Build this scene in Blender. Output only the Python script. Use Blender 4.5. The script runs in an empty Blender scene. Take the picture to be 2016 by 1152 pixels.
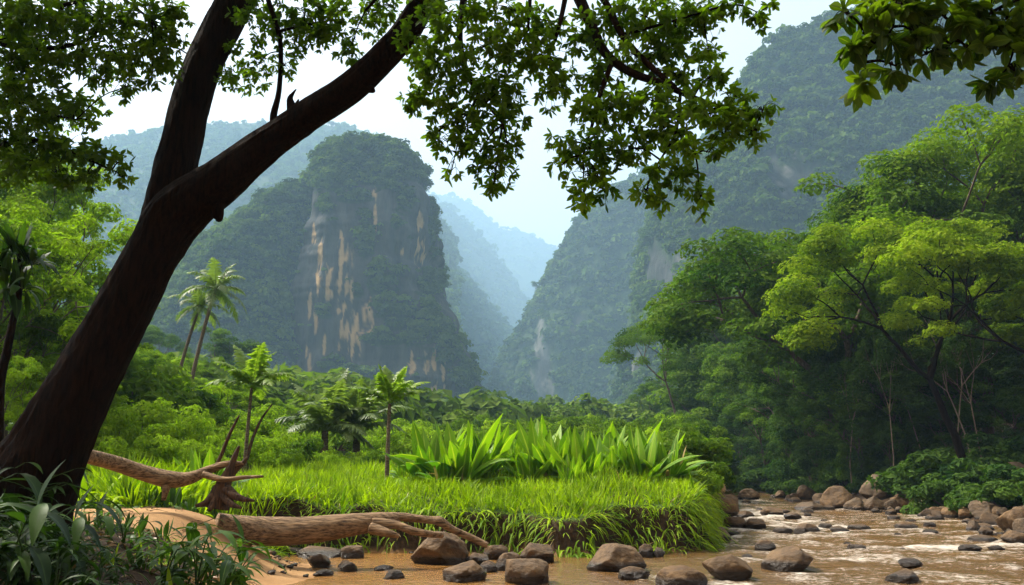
import bpy, bmesh, math
import numpy as np

# ------------------------------------------------------------------ camera, sky, sun, exposure
C = bpy.context.scene
col = C.collection
FPX, PITCH, CAMZ = 1600.0, math.atan(354 / 1600.0), 1.7
cam_d = bpy.data.cameras.new("camera")
cam_d.sensor_width = 36.0
cam_d.lens = FPX / 2016.0 * 36.0
cam_d.clip_start = 0.05
cam_d.clip_end = 20000
cam = bpy.data.objects.new("camera", cam_d)
col.objects.link(cam)
cam.location = (0, 0, CAMZ)
cam.rotation_euler = (math.pi / 2 + PITCH, 0, 0)
C.camera = cam

SUN_EL, SUN_AZ = math.radians(54), math.radians(-68)      # azimuth measured from +Y towards +X
SUN_DIR = np.array([math.sin(SUN_AZ) * math.cos(SUN_EL), math.cos(SUN_AZ) * math.cos(SUN_EL), math.sin(SUN_EL)])
w = bpy.data.worlds.new("World")
C.world = w
w.use_nodes = True
nt = w.node_tree
bg = nt.nodes["Background"]
sky = nt.nodes.new("ShaderNodeTexSky")
sky.sky_type = 'NISHITA'
sky.sun_disc = False
sky.sun_elevation = SUN_EL
sky.sun_rotation = SUN_AZ
sky.air_density = 1.0
sky.dust_density = 9.0
sky.ozone_density = 1.0
hs = nt.nodes.new("ShaderNodeHueSaturation")      # thin white overcast
hs.inputs['Saturation'].default_value = 0.0
nt.links.new(sky.outputs[0], hs.inputs['Color'])
wm = nt.nodes.new("ShaderNodeMix")
wm.data_type, wm.blend_type = 'RGBA', 'MULTIPLY'
wm.inputs[0].default_value = 1.0
wm.inputs[7].default_value = (1.12, 1.0, 0.90, 1)
nt.links.new(hs.outputs[0], wm.inputs[6])
nt.links.new(wm.outputs[2], bg.inputs[0])
bg.inputs[1].default_value = 0.15
sun_d = bpy.data.lights.new("sun", 'SUN')
sun_d.energy = 5.0
sun_d.angle = math.radians(0.6)
sun_d.color = (1.0, 0.93, 0.80)
sun = bpy.data.objects.new("sun", sun_d)
col.objects.link(sun)
sun.rotation_euler = (math.pi / 2 - SUN_EL, 0, -SUN_AZ + math.pi)
HAZE_DENSITY, HAZE_COLOR = 0.00034, (0.42, 0.665, 0.92)
C.view_settings.view_transform = 'Standard'
C.view_settings.look = 'None'
C.view_settings.exposure = 1.08
C.view_settings.gamma = 1.0
cy = C.cycles
cy.max_bounces = 6
cy.diffuse_bounces = 2
cy.glossy_bounces = 2
cy.transmission_bounces = 3
cy.transparent_max_bounces = 4
cy.volume_bounces = 1
cy.caustics_reflective = False
cy.caustics_refractive = False
cy.sample_clamp_indirect = 4.0
cy.use_adaptive_sampling = True
cy.adaptive_threshold = 0.02

# ------------------------------------------------------------------ helpers
st, ct = math.sin(PITCH), math.cos(PITCH)


def P(px, py, d):
    """The world point at distance d along +Y that the photograph shows at pixel (px, py)."""
    a, b = (px - 1008) / FPX, (576 - py) / FPX
    y, z = ct - b * st, st + b * ct
    t = d / y
    return np.array([a * t, d, CAMZ + z * t])


def PG(px, py, z):
    a, b = (px - 1008) / FPX, (576 - py) / FPX
    t = (z - CAMZ) / (st + b * ct)
    return np.array([a * t, (ct - b * st) * t, z])


def proj(V):
    x, y, z = V[:, 0], V[:, 1], V[:, 2] - CAMZ
    f = np.maximum(y * ct + z * st, 1e-3)
    u = -y * st + z * ct
    return 1008 + FPX * x / f, 576 - FPX * u / f


def norm(v):
    v = np.asarray(v, float)
    return v / np.maximum(np.linalg.norm(v, axis=-1, keepdims=True), 1e-9)


def _hash(ix, iy, iz, seed):
    h = (ix * 73856093) ^ (iy * 19349663) ^ (iz * 83492791) ^ (seed * 2654435761)
    h &= 0x7fffffff
    h = ((h ^ (h >> 13)) * 1274126177) & 0x7fffffff
    h = ((h ^ (h >> 15)) * 668265263) & 0x7fffffff
    return (h ^ (h >> 16)) / float(0x7fffffff) * 2 - 1


def vnoise(p, seed=0):
    p = np.asarray(p, float)
    i = np.floor(p).astype(np.int64)
    f = p - i
    u = f * f * (3 - 2 * f)
    r = 0
    for dx in (0, 1):
        wx = u[:, 0] if dx else 1 - u[:, 0]
        for dy in (0, 1):
            wy = u[:, 1] if dy else 1 - u[:, 1]
            for dz in (0, 1):
                wz = u[:, 2] if dz else 1 - u[:, 2]
                r = r + wx * wy * wz * _hash(i[:, 0] + dx, i[:, 1] + dy, i[:, 2] + dz, seed)
    return r


def fbm(p, oct=4, seed=0):
    p = np.asarray(p, float)
    a, s, r = 1.0, 0.0, 0
    for o in range(oct):
        r = r + a * vnoise(p, seed + o * 17)
        s += a
        a *= 0.5
        p = p * 2.03 + 11.7
    return r / s


def smooth01(x):
    x = np.clip(x, 0, 1)
    return x * x * (3 - 2 * x)


class MB:
    """Collects vertices, faces and per-vertex attributes into one mesh."""

    def __init__(self):
        self.V, self.Q, self.T, self.A, self.E, self.qm, self.tm, self.n = [], [], [], [], [], [], [], 0

    def add(self, V, Q=None, T=None, tint=0.5, edge=0.0, mat=0):
        V = np.asarray(V, float)
        self.V.append(V)
        for lst, val in ((self.A, tint), (self.E, edge)):
            lst.append(np.broadcast_to(np.asarray(val, float), (len(V),)))
        if Q is not None and len(Q):
            self.Q.append(np.asarray(Q, np.int64) + self.n)
            self.qm.append(np.full(len(Q), mat))
        if T is not None and len(T):
            self.T.append(np.asarray(T, np.int64) + self.n)
            self.tm.append(np.full(len(T), mat))
        self.n += len(V)

    def mesh(self, name, mats, smooth=True, origin=(0, 0, 0)):
        V = np.concatenate(self.V) - np.asarray(origin, float)
        Q = np.concatenate(self.Q) if self.Q else np.zeros((0, 4), np.int64)
        T = np.concatenate(self.T) if self.T else np.zeros((0, 3), np.int64)
        me = bpy.data.meshes.new(name)
        me.vertices.add(len(V))
        me.vertices.foreach_set('co', V.astype(np.float32).ravel())
        li = np.concatenate([Q.ravel(), T.ravel()]).astype(np.int32)
        me.loops.add(len(li))
        me.loops.foreach_set('vertex_index', li)
        ls = np.concatenate([np.arange(len(Q)) * 4, len(Q) * 4 + np.arange(len(T)) * 3]).astype(np.int32)
        me.polygons.add(len(ls))
        me.polygons.foreach_set('loop_start', ls)
        me.polygons.foreach_set('use_smooth', np.full(len(ls), smooth))
        mi = np.concatenate(self.qm + self.tm) if (self.qm or self.tm) else np.zeros(0)
        me.polygons.foreach_set('material_index', mi.astype(np.int32))
        me.update(calc_edges=True)
        for nm, arr in (('tint', self.A), ('edge', self.E)):
            at = me.attributes.new(nm, 'FLOAT', 'POINT')
            at.data.foreach_set('value', np.concatenate(arr).astype(np.float32))
        for m in (mats if isinstance(mats, (list, tuple)) else [mats]):
            me.materials.append(m)
        return me


def tag(o, label=None, cat=None, group=None, kind=None):
    if label: o['label'] = label
    if cat: o['category'] = cat
    if group: o['group'] = group
    if kind: o['kind'] = kind
    return o


def link(name, me, parent=None, loc=(0, 0, 0)):
    o = bpy.data.objects.new(name, me)
    col.objects.link(o)
    o.location = tuple(float(v) for v in loc)
    if parent is not None:
        o.parent = parent
    return o


def thing(name, label, cat, loc, group=None, rz=0.0, scale=1.0):
    o = bpy.data.objects.new(name, None)
    o.empty_display_size = 0.2
    col.objects.link(o)
    o.location = tuple(float(v) for v in loc)
    o.rotation_euler = (0, 0, rz)
    o.scale = (scale,) * 3 if np.isscalar(scale) else scale
    return tag(o, label, cat, group)


def spline(pts, n):
    """Catmull-Rom through rows of pts (any number of columns)."""
    p = np.asarray(pts, float)
    p = np.vstack([2 * p[0] - p[1], p, 2 * p[-1] - p[-2]])
    m = len(p) - 3
    t = np.linspace(0, m - 1e-6, n)
    i = t.astype(int)
    f = (t - i)[:, None]
    a, b, c, d = p[i], p[i + 1], p[i + 2], p[i + 3]
    return 0.5 * (2 * b + (c - a) * f + (2 * a - 5 * b + 4 * c - d) * f ** 2 + (3 * b - a - 3 * c + d) * f ** 3)


def tube(pts, radii, n=8, cap=True):
    pts = np.asarray(pts, float)
    radii = np.broadcast_to(np.asarray(radii, float), (len(pts),))
    tan = norm(np.gradient(pts, axis=0))
    ref = np.array([0, 1.0, 0]) if abs(tan[0][1]) < 0.9 else np.array([1.0, 0, 0])
    u = norm(np.cross(tan[0], ref))
    ang = np.linspace(0, 2 * np.pi, n, endpoint=False)
    rings = []
    for k in range(len(pts)):
        u = norm(u - tan[k] * np.dot(u, tan[k]))
        v = np.cross(tan[k], u)
        rings.append(pts[k] + radii[k] * (np.cos(ang)[:, None] * u + np.sin(ang)[:, None] * v))
    V = np.concatenate(rings)
    i = np.arange(len(pts) - 1)[:, None] * n
    j = np.arange(n)[None]
    j2 = (j + 1) % n
    Q = np.stack([i + j, i + j2, i + n + j2, i + n + j], -1).reshape(-1, 4)
    T = None
    if cap:
        V = np.vstack([V, pts[0], pts[-1]])
        a, b = len(V) - 2, len(V) - 1
        jj = np.arange(n)
        e = (len(pts) - 1) * n
        T = np.vstack([np.stack([np.full(n, a), (jj + 1) % n, jj], -1), np.stack([np.full(n, b), e + jj, e + (jj + 1) % n], -1)])
    return V, Q, T


def blades(base, dirv, side, L, W, droop, prof, fold=0.0, mid=True, twist=None):
    """Leaf blades bent along their length. Returns V, Q, leaf index per vertex, edge per vertex."""
    N = len(base)
    L, W, droop = (np.broadcast_to(np.asarray(x, float), (N,)) for x in (L, W, droop))
    S = len(prof) - 1
    d, p, sd = norm(dirv), np.array(base, float), norm(side)
    k = 3 if mid else 2
    out, edge = np.zeros((N, S + 1, k, 3)), np.zeros((N, S + 1, k))
    down = np.array([0, 0, -1.0])
    for s in range(S + 1):
        nrm = norm(np.cross(sd, d))
        ww = (W * prof[s])[:, None]
        if mid:
            out[:, s, 0] = p - sd * ww + nrm * ww * fold
            out[:, s, 1] = p
            out[:, s, 2] = p + sd * ww + nrm * ww * fold
            edge[:, s, 0] = edge[:, s, 2] = 1
        else:
            out[:, s, 0], out[:, s, 1] = p - sd * ww, p + sd * ww
        if s < S:
            d = norm(d + down * (droop / S)[:, None])
            p = p + d * (L / S)[:, None]
    V = out.reshape(-1, 3)
    idx = np.arange(N * (S + 1) * k).reshape(N, S + 1, k)
    Q = np.stack([idx[:, :-1, :-1], idx[:, :-1, 1:], idx[:, 1:, 1:], idx[:, 1:, :-1]], -1).reshape(-1, 4)
    return V, Q, np.repeat(np.arange(N), (S + 1) * k), edge.ravel()


def cards(c, nrm, size, rng, asp=0.55, fold=0.15):
    """Small folded rhombic leaves."""
    N = len(c)
    nrm = norm(nrm)
    t = norm(np.cross(nrm, rng.normal(size=(N, 3))))
    b = np.cross(nrm, t)
    s = np.broadcast_to(np.asarray(size, float), (N,))[:, None]
    V = np.stack([c - t * s * .5, c + b * s * asp * .5 + nrm * s * fold, c + t * s * .5, c - b * s * asp * .5 + nrm * s * fold], 1)
    return V.reshape(-1, 3), np.arange(N * 4).reshape(N, 4), np.repeat(np.arange(N), 4)


def sph(n, rng):
    return norm(rng.normal(size=(n, 3)))


# ------------------------------------------------------------------ materials
def new_mat(name):
    m = bpy.data.materials.new(name)
    m.use_nodes = True
    t = m.node_tree
    t.nodes.clear()
    out = t.nodes.new('ShaderNodeOutputMaterial')
    return m, t, out


def nd(t, typ, **kw):
    n = t.nodes.new(typ)
    for k, v in kw.items():
        setattr(n, k, v)
    return n


def mixc(t, fac, a, b, mode='MIX'):
    n = nd(t, 'ShaderNodeMix', data_type='RGBA', blend_type=mode)
    for i, v in ((0, fac), (6, a), (7, b)):
        if isinstance(v, bpy.types.NodeSocket):
            t.links.new(v, n.inputs[i])
        else:
            n.inputs[i].default_value = v if i == 0 else (*v, 1)
    return n.outputs[2]


def noise(t, scale, detail=4, vec=None, rough=.55):
    n = nd(t, 'ShaderNodeTexNoise')
    n.inputs['Scale'].default_value = scale
    n.inputs['Detail'].default_value = detail
    n.inputs['Roughness'].default_value = rough
    if vec is not None:
        t.links.new(vec, n.inputs['Vector'])
    return n.outputs['Fac']


def ramp(t, fac, *stops):
    r = nd(t, 'ShaderNodeValToRGB')
    el = r.color_ramp.elements
    while len(el) < len(stops):
        el.new(.5)
    for e, (p, c) in zip(el, stops):
        e.position = p
        e.color = (c, c, c, 1) if np.isscalar(c) else (*c, 1)
    t.links.new(fac, r.inputs[0])
    return r.outputs[0]


def attr(t, name):
    return nd(t, 'ShaderNodeAttribute', attribute_name=name).outputs['Fac']


def coords(t, scale, rot=(0, 0, 0)):
    g = nd(t, 'ShaderNodeTexCoord')
    m = nd(t, 'ShaderNodeMapping')
    m.inputs['Scale'].default_value = scale
    m.inputs['Rotation'].default_value = rot
    t.links.new(g.outputs['Object'], m.inputs[0])
    return m.outputs[0]


def bump(t, h, strength, dist):
    b = nd(t, 'ShaderNodeBump')
    b.inputs['Strength'].default_value = strength
    b.inputs['Distance'].default_value = dist
    t.links.new(h, b.inputs['Height'])
    return b.outputs[0]


def leaf_mat(name, dark, light, transl=0.4, tcol=None, rough=.45, spec=.35, rib=None):
    m, t, out = new_mat(name)
    c = mixc(t, attr(t, 'tint'), dark, light)
    if rib is not None:
        f = ramp(t, attr(t, 'edge'), (0.0, 1.0), (0.16, 0.0))
        c = mixc(t, f, c, rib)
    p = nd(t, 'ShaderNodeBsdfPrincipled')
    t.links.new(c, p.inputs['Base Color'])
    p.inputs['Roughness'].default_value = rough
    p.inputs['Specular IOR Level'].default_value = spec
    tr = nd(t, 'ShaderNodeBsdfTranslucent')
    tc = mixc(t, 1.0, c, tcol or (1.3, 1.5, .5), 'MULTIPLY')
    t.links.new(tc, tr.inputs[0])
    mx = nd(t, 'ShaderNodeMixShader')
    mx.inputs[0].default_value = transl
    t.links.new(p.outputs[0], mx.inputs[1])
    t.links.new(tr.outputs[0], mx.inputs[2])
    t.links.new(mx.outputs[0], out.inputs[0])
    return m


def bark_mat(name, a, b, scale=(6, 6, 1.2), bumpd=.02, rough=.85, moss=None, spec=.2):
    m, t, out = new_mat(name)
    v = coords(t, scale)
    n1 = noise(t, 3.0, 6, v, .62)
    c = mixc(t, ramp(t, n1, (.35, 0.), (.68, 1.)), a, b)
    if moss:
        c = mixc(t, ramp(t, noise(t, 1.7, 3), (.5, 0.), (.7, .6)), c, moss)
    p = nd(t, 'ShaderNodeBsdfPrincipled')
    t.links.new(c, p.inputs['Base Color'])
    p.inputs['Roughness'].default_value = rough
    p.inputs['Specular IOR Level'].default_value = spec
    t.links.new(bump(t, n1, .8, bumpd), p.inputs['Normal'])
    t.links.new(p.outputs[0], out.inputs[0])
    return m


M = {}
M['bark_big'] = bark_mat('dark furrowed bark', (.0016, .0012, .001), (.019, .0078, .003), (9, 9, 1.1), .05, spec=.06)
M['bark'] = bark_mat('forest bark', (.05, .038, .028), (.16, .115, .08), (4, 4, .8), .03)
M['bark_pale'] = bark_mat('pale forest bark', (.12, .09, .06), (.34, .26, .17), (4, 4, .5), .03)
M['bark_palm'] = bark_mat('palm bark', (.06, .045, .03), (.2, .15, .1), (3, 3, 14), .02)
M['drift'] = bark_mat('weathered driftwood', (.05, .03, .016), (.36, .235, .13), (.9, 11, 11), .06)
M['stumpwood'] = bark_mat('rotting stump wood', (.022, .014, .009), (.115, .062, .034), (9, 9, 1.5), .03)
M['leaf_near'] = leaf_mat('canopy leaf', (.030, .066, .007), (.15, .225, .015), .62, (1.45, 1.8, .35), spec=.12)
M['leaf_left'] = leaf_mat('side tree leaf', (.022, .054, .006), (.115, .195, .014), .58, (1.6, 1.75, .3), spec=.15)
M['leaf_bough'] = leaf_mat('bough leaf', (.018, .045, .006), (.10, .155, .012), .58, (1.6, 1.75, .3), rib=(.10, .14, .02), spec=.2)
FT = (1.15, 1.4, .35)
M['lime'] = leaf_mat('lime crown leaf', (.075, .14, .007), (.25, .34, .014), .4, FT, .7, .06)
M['fresh'] = leaf_mat('fresh crown leaf', (.050, .11, .008), (.20, .30, .015), .4, FT, .7, .06)
M['mid'] = leaf_mat('mid green crown leaf', (.026, .068, .010), (.125, .205, .018), .4, FT, .7, .06)
M['deep'] = leaf_mat('deep green crown leaf', (.018, .05, .012), (.085, .15, .022), .35, FT, .7, .06)
M['bushy'] = leaf_mat('sunny shrub leaf', (.080, .155, .012), (.30, .42, .028), .42, FT, .7, .06)
M['forest'] = leaf_mat('far forest leaf', (.010, .034, .008), (.125, .19, .028), .3, FT, .8, .03)
M['palm'] = leaf_mat('palm leaflet', (.10, .18, .02), (.26, .36, .04), .4)
M['palm_far'] = leaf_mat('haze tinted palm leaflet', (.07, .12, .03), (.2, .27, .07), .35)  # duller copy of the palm leaf, distance haze mixed into its colour
M['banana'] = leaf_mat('broad bright leaf', (.055, .15, .008), (.20, .35, .016), .42, (1.4, 1.5, .3), .5, .25, rib=(.36, .44, .08))
M['grass'] = leaf_mat('bright grass blade', (.090, .18, .006), (.32, .45, .012), .42, (1.4, 1.5, .25), .55, .15)
M['under'] = leaf_mat('shade darkened plant leaf', (.006, .022, .003), (.050, .11, .012), .3, rough=.5, spec=.22, rib=(.045, .085, .02))  # undergrowth leaf with the shade put into a darkened colour
M['under_lit_tint'] = leaf_mat('sun brightened undergrowth leaf', (.020, .060, .005), (.10, .20, .014), .35, rough=.5, spec=.22, rib=(.10, .16, .03))  # same undergrowth with sunlight put into a brighter leaf colour
M['straw'] = leaf_mat('dry straw', (.22, .15, .06), (.42, .32, .15), .3)
M['litter'] = leaf_mat('fallen leaf', (.12, .06, .025), (.34, .22, .11), .15)


def rock_mat(name, a, b, wet=True):
    m, t, out = new_mat(name)
    g = nd(t, 'ShaderNodeTexCoord').outputs['Object']
    geo = nd(t, 'ShaderNodeNewGeometry')
    oi = nd(t, 'ShaderNodeObjectInfo')
    n1 = noise(t, 2.2, 7, g, .65)
    n2 = noise(t, 14, 5, g, .7)
    c = mixc(t, ramp(t, n1, (.3, 0.), (.7, 1.)), a, b)
    c = mixc(t, ramp(t, n2, (.42, 0.), (.62, .45)), c, (a[0] * .45, a[1] * .45, a[2] * .5))
    c = mixc(t, ramp(t, oi.outputs['Random'], (0., 0.), (1., .35)), c, (.075, .060, .042))
    sep = nd(t, 'ShaderNodeSeparateXYZ')
    t.links.new(geo.outputs['Position'], sep.inputs[0])
    ad = nd(t, 'ShaderNodeMath', operation='ADD')
    t.links.new(sep.outputs['Z'], ad.inputs[0])
    sc = nd(t, 'ShaderNodeMath', operation='MULTIPLY')
    t.links.new(n1, sc.inputs[0])
    sc.inputs[1].default_value = -.16
    t.links.new(sc.outputs[0], ad.inputs[1])
    wetf = ramp(t, ad.outputs[0], (.03, 1.), (.11, 0.))
    p = nd(t, 'ShaderNodeBsdfPrincipled')
    if wet:
        c = mixc(t, wetf, c, (.028, .020, .014))
        rr = ramp(t, wetf, (0, .72), (1, .25))
        t.links.new(rr, p.inputs['Roughness'])
    else:
        p.inputs['Roughness'].default_value = .8
    t.links.new(c, p.inputs['Base Color'])
    p.inputs['Specular IOR Level'].default_value = .3
    h = mixc(t, .35, n1, n2)
    t.links.new(bump(t, h, 1.0, .09), p.inputs['Normal'])
    t.links.new(p.outputs[0], out.inputs[0])
    return m


M['rock'] = rock_mat('brown river stone', (.050, .026, .010), (.25, .145, .056))
M['rock_grey'] = rock_mat('grey brown stone', (.045, .028, .015), (.185, .118, .058))

# ground
m, t, out = new_mat('bank earth sand and turf')
g = nd(t, 'ShaderNodeTexCoord').outputs['Object']
n1, n2, n3 = noise(t, .9, 6, g), noise(t, 9, 6, g, .7), noise(t, 45, 3, g)
sand = mixc(t, ramp(t, n1, (.35, 0.), (.65, 1.)), (.24, .130, .052), (.36, .215, .098))
sand = mixc(t, ramp(t, n2, (.5, 0.), (.72, .5)), sand, (.17, .095, .042))
sand = mixc(t, ramp(t, n3, (.60, 0.), (.68, .6)), sand, (.09, .055, .03))
soil = mixc(t, ramp(t, n2, (.35, 0.), (.7, 1.)), (.018, .011, .006), (.062, .036, .018))
turf = mixc(t, n2, (.028, .055, .010), (.075, .12, .02))
c = mixc(t, attr(t, 'edge'), soil, turf)
c = mixc(t, attr(t, 'tint'), c, sand)
p = nd(t, 'ShaderNodeBsdfPrincipled')
t.links.new(c, p.inputs['Base Color'])
p.inputs['Roughness'].default_value = .9
p.inputs['Specular IOR Level'].default_value = .15
t.links.new(bump(t, mixc(t, .4, n2, n3), .8, .03), p.inputs['Normal'])
t.links.new(p.outputs[0], out.inputs[0])
M['ground'] = m

# water
m, t, out = new_mat('muddy river water')
g = nd(t, 'ShaderNodeTexCoord').outputs['Object']
foam_n = noise(t, 4.5, 9, coords(t, (1.2, 1.6, 1.)), .8)
fa = nd(t, 'ShaderNodeMath', operation='MULTIPLY')
t.links.new(attr(t, 'tint'), fa.inputs[0])
fa.inputs[1].default_value = .33
ad = nd(t, 'ShaderNodeMath', operation='ADD')
t.links.new(fa.outputs[0], ad.inputs[0])
t.links.new(foam_n, ad.inputs[1])
foam = ramp(t, ad.outputs[0], (.62, 0.), (.90, .85))
mud = mixc(t, ramp(t, noise(t, .35, 4, g), (.3, 0.), (.7, 1.)), (.085, .047, .017), (.13, .073, .026))
c = mixc(t, attr(t, 'edge'), mud, (.25, .125, .036))
p = nd(t, 'ShaderNodeBsdfPrincipled')
t.links.new(c, p.inputs['Base Color'])
p.inputs['Roughness'].default_value = .09
p.inputs['IOR'].default_value = 1.33
t.links.new(bump(t, noise(t, 5, 6, coords(t, (1, 1.1, 1))), .55, .10), p.inputs['Normal'])
fd = nd(t, 'ShaderNodeBsdfPrincipled')
fd.inputs['Base Color'].default_value = (.60, .55, .47, 1)
fd.inputs['Roughness'].default_value = .6
t.links.new(bump(t, foam_n, .6, .05), fd.inputs['Normal'])
mx = nd(t, 'ShaderNodeMixShader')
t.links.new(foam, mx.inputs[0])
t.links.new(p.outputs[0], mx.inputs[1])
t.links.new(fd.outputs[0], mx.inputs[2])
t.links.new(mx.outputs[0], out.inputs[0])
M['water'] = m


def hill_mat(name, streak, rock_a=(.020, .024, .026), rock_b=(.085, .085, .078)):
    """Karst rock (edge = exposed rock, tint = pale streak) over forest floor green."""
    m, t, out = new_mat(name)
    v = coords(t, (.16, .16, .028))
    n1 = noise(t, 1.0, 8, v, .65)
    n2 = noise(t, .5, 6, nd(t, 'ShaderNodeTexCoord').outputs['Object'], .6)
    rock = mixc(t, ramp(t, n1, (.33, 0.), (.72, 1.)), rock_a, rock_b)
    rock = mixc(t, attr(t, 'tint'), rock, mixc(t, n2, streak, tuple(x * .7 for x in streak)))
    green = mixc(t, ramp(t, n2, (.35, 0.), (.7, 1.)), (.012, .028, .010), (.04, .07, .02))
    c = mixc(t, attr(t, 'edge'), green, rock)
    p = nd(t, 'ShaderNodeBsdfPrincipled')
    t.links.new(c, p.inputs['Base Color'])
    p.inputs['Roughness'].default_value = .9
    p.inputs['Specular IOR Level'].default_value = .1
    t.links.new(bump(t, n1, .9, 3.0), p.inputs['Normal'])
    t.links.new(p.outputs[0], out.inputs[0])
    return m


M['karst'] = hill_mat('karst limestone', (.48, .32, .155))
M['hill'] = hill_mat('wooded limestone', (.13, .13, .12), rock_b=(.06, .065, .06))

# ------------------------------------------------------------------ ground and river
RIVER = np.array([(-1.2, -40), (-1.5, 5), (-2.0, 10), (-2.9, 12), (-3.65, 13.2), (-3.45, 14.8), (-3.6, 16.0), (-4.6, 17.2), (-4.7, 18.4), (-3, 18.7),
                  (-1.2, 18.6), (0.2, 18.3), (.75, 17.4), (1.7, 17.5), (2.5, 18.6), (3.5, 18.7), (4.6, 19.3), (5.0, 21), (6.3, 26), (8.8, 36), (14, 58),
                  (23, 94), (36, 150), (50, 205), (56, 216), (61, 205), (47, 150), (32, 113), (23.5, 72), (16.0, 42), (16.6, 32),
                  (13.3, 22.5), (12, 15), (11, 5), (11, -40)], float)
PATH = np.array([(-9.5, 13.0), (-7.4, 15.4), (-4.6, 15.9), (-4.2, 14.6), (-4.2, 13.2), (-5.6, 12.2), (-8.5, 11.6)])


def poly_sdf(X, Y, poly):
    """Distance to the polygon, positive outside."""
    d = np.full(X.shape, 1e18)
    ins = np.zeros(X.shape, bool)
    n = len(poly)
    for i in range(n):
        a, b = poly[i], poly[(i + 1) % n]
        e = b - a
        tt = np.clip(((X - a[0]) * e[0] + (Y - a[1]) * e[1]) / (e @ e), 0, 1)
        d = np.minimum(d, (X - a[0] - tt * e[0]) ** 2 + (Y - a[1] - tt * e[1]) ** 2)
        if a[1] != b[1]:
            ins ^= ((a[1] > Y) != (b[1] > Y)) & (X < (b[0] - a[0]) * (Y - a[1]) / (b[1] - a[1]) + a[0])
    d = np.sqrt(d)
    return np.where(ins, -d, d)


def ground_full(X, Y):
    X, Y = np.asarray(X, float), np.asarray(Y, float)
    s = poly_sdf(X, Y, RIVER)
    wob = fbm(np.stack([X * .8, Y * .8, X * 0], -1).reshape(-1, 3), 3, 5).reshape(X.shape)
    s2 = s + wob * .12 + .42 * vnoise(np.stack([X * .8, Y * .8, X * 0 + 2], -1).reshape(-1, 3), 12).reshape(X.shape) * smooth01((X + 3.2) / .8) * smooth01((6 - X) / 1) * (Y > 15)
    mid = np.interp(Y, [-40, 20, 42, 94, 150, 216, 230], [5, 9, 12, 27, 41, 56, 60])
    right = (X > mid) & (Y < 260)
    left_z = np.interp(Y, [4, 8, 11, 14, 18, 20, 22, 26, 30, 60, 100, 200, 500, 1000, 5000], [.55, .72, .92, 1.04, 1.1, 1.22, 1.4, 1.55, 1.7, 3.2, 6, 13, 34, 60, 200])
    mid_z = np.interp(Y, [4, 17, 18.3, 19.2, 20, 22, 26, 30, 60, 100, 200, 500, 1000, 5000], [.6, .62, .70, .9, 1.12, 1.38, 1.55, 1.7, 3.2, 6, 13, 34, 60, 200])
    k = smooth01((X + 5.2) / 1.6)
    land = left_z * (1 - k) + mid_z * k
    land = land + .22 * fbm(np.stack([X * .55, Y * .55, X * 0 + 7], -1).reshape(-1, 3), 2, 41).reshape(X.shape) * k * smooth01((Y - 17) / 2) * smooth01((40 - Y) / 10)
    land = land + np.clip(-8 - X, 0, 60) * .13 * smooth01((Y - 6) / 10)
    rz = .75 * smooth01(s / 4) + .30 * np.clip(s - 5, 0, 40) + .06 * np.clip(s - 45, 0, 400)
    land = np.where(right, rz, land)
    beach = (X < -1.0) & (Y < 18.9) & ~((X > -2.6) & (Y > 15))
    wid = np.where(right, 2.5, .42 + 2.0 * beach * smooth01((18.9 - Y) / 1.6) * np.where(Y > 15, smooth01((-2.9 - X) / .8), 1))
    f = smooth01(s2 / wid)
    z = np.where(s2 > 0, land * f, -.45 * smooth01(-s2 / 1.5))
    amp = np.clip((np.hypot(X, Y) - 10) / 60, .04, 2.5)
    z = z + np.where(s2 > .3, amp * .6 * fbm(np.stack([X * .25, Y * .25, X * 0 + 3], -1).reshape(-1, 3), 4, 9).reshape(X.shape), 0)
    return z, s2, beach, right


def gz(x, y):
    return float(ground_full(np.array([x]), np.array([y]))[0][0])


def axis(*pieces):
    out = []
    for a, b, st_ in pieces:
        out.append(np.arange(a, b, st_))
    return np.concatenate(out)


def geom_axis(a, b, n):
    return np.geomspace(a, b, n)


gx = np.concatenate([-geom_axis(14, 5000, 60)[::-1], axis((-13.9, 18, .09)), geom_axis(18.1, 5000, 70)])
gy = np.concatenate([axis((-40, 5, 1.5), (5, 27, .085)), geom_axis(27, 7000, 150)])
X, Y = np.meshgrid(gx, gy)
Z, S, B, RGT = ground_full(X, Y)
V = np.stack([X, Y, Z], -1).reshape(-1, 3)
ny, nx = X.shape
idx = np.arange(nx * ny).reshape(ny, nx)
GQ = np.stack([idx[:-1, :-1], idx[:-1, 1:], idx[1:, 1:], idx[1:, :-1]], -1).reshape(-1, 4)
slope = np.hypot(np.gradient(Z, axis=1) / np.gradient(gx)[None], np.gradient(Z, axis=0) / np.gradient(gy)[:, None])
pw = poly_sdf(X, Y, PATH) + .35 * fbm(np.stack([X * 1.5, Y * 1.5, X * 0], -1).reshape(-1, 3), 3, 3).reshape(X.shape)
sandm = np.maximum(smooth01(-pw / .3 + .5), np.where(B & (Y > 9.5) & (Y < 16.5) & (Z < .6), smooth01((.52 - Z) / .2), 0))
sandm = np.maximum(sandm, np.where(S < .05, .7, 0))
turf = np.where(RGT | (S < .25), 0, smooth01((.9 - slope) / .5)) * (Y > 16.5)
mb = MB()
mb.add(V, GQ, tint=sandm.ravel(), edge=turf.ravel())
tag(link('ground', mb.mesh('ground', M['ground'])), kind='structure')

rng = np.random.default_rng(7)
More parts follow.
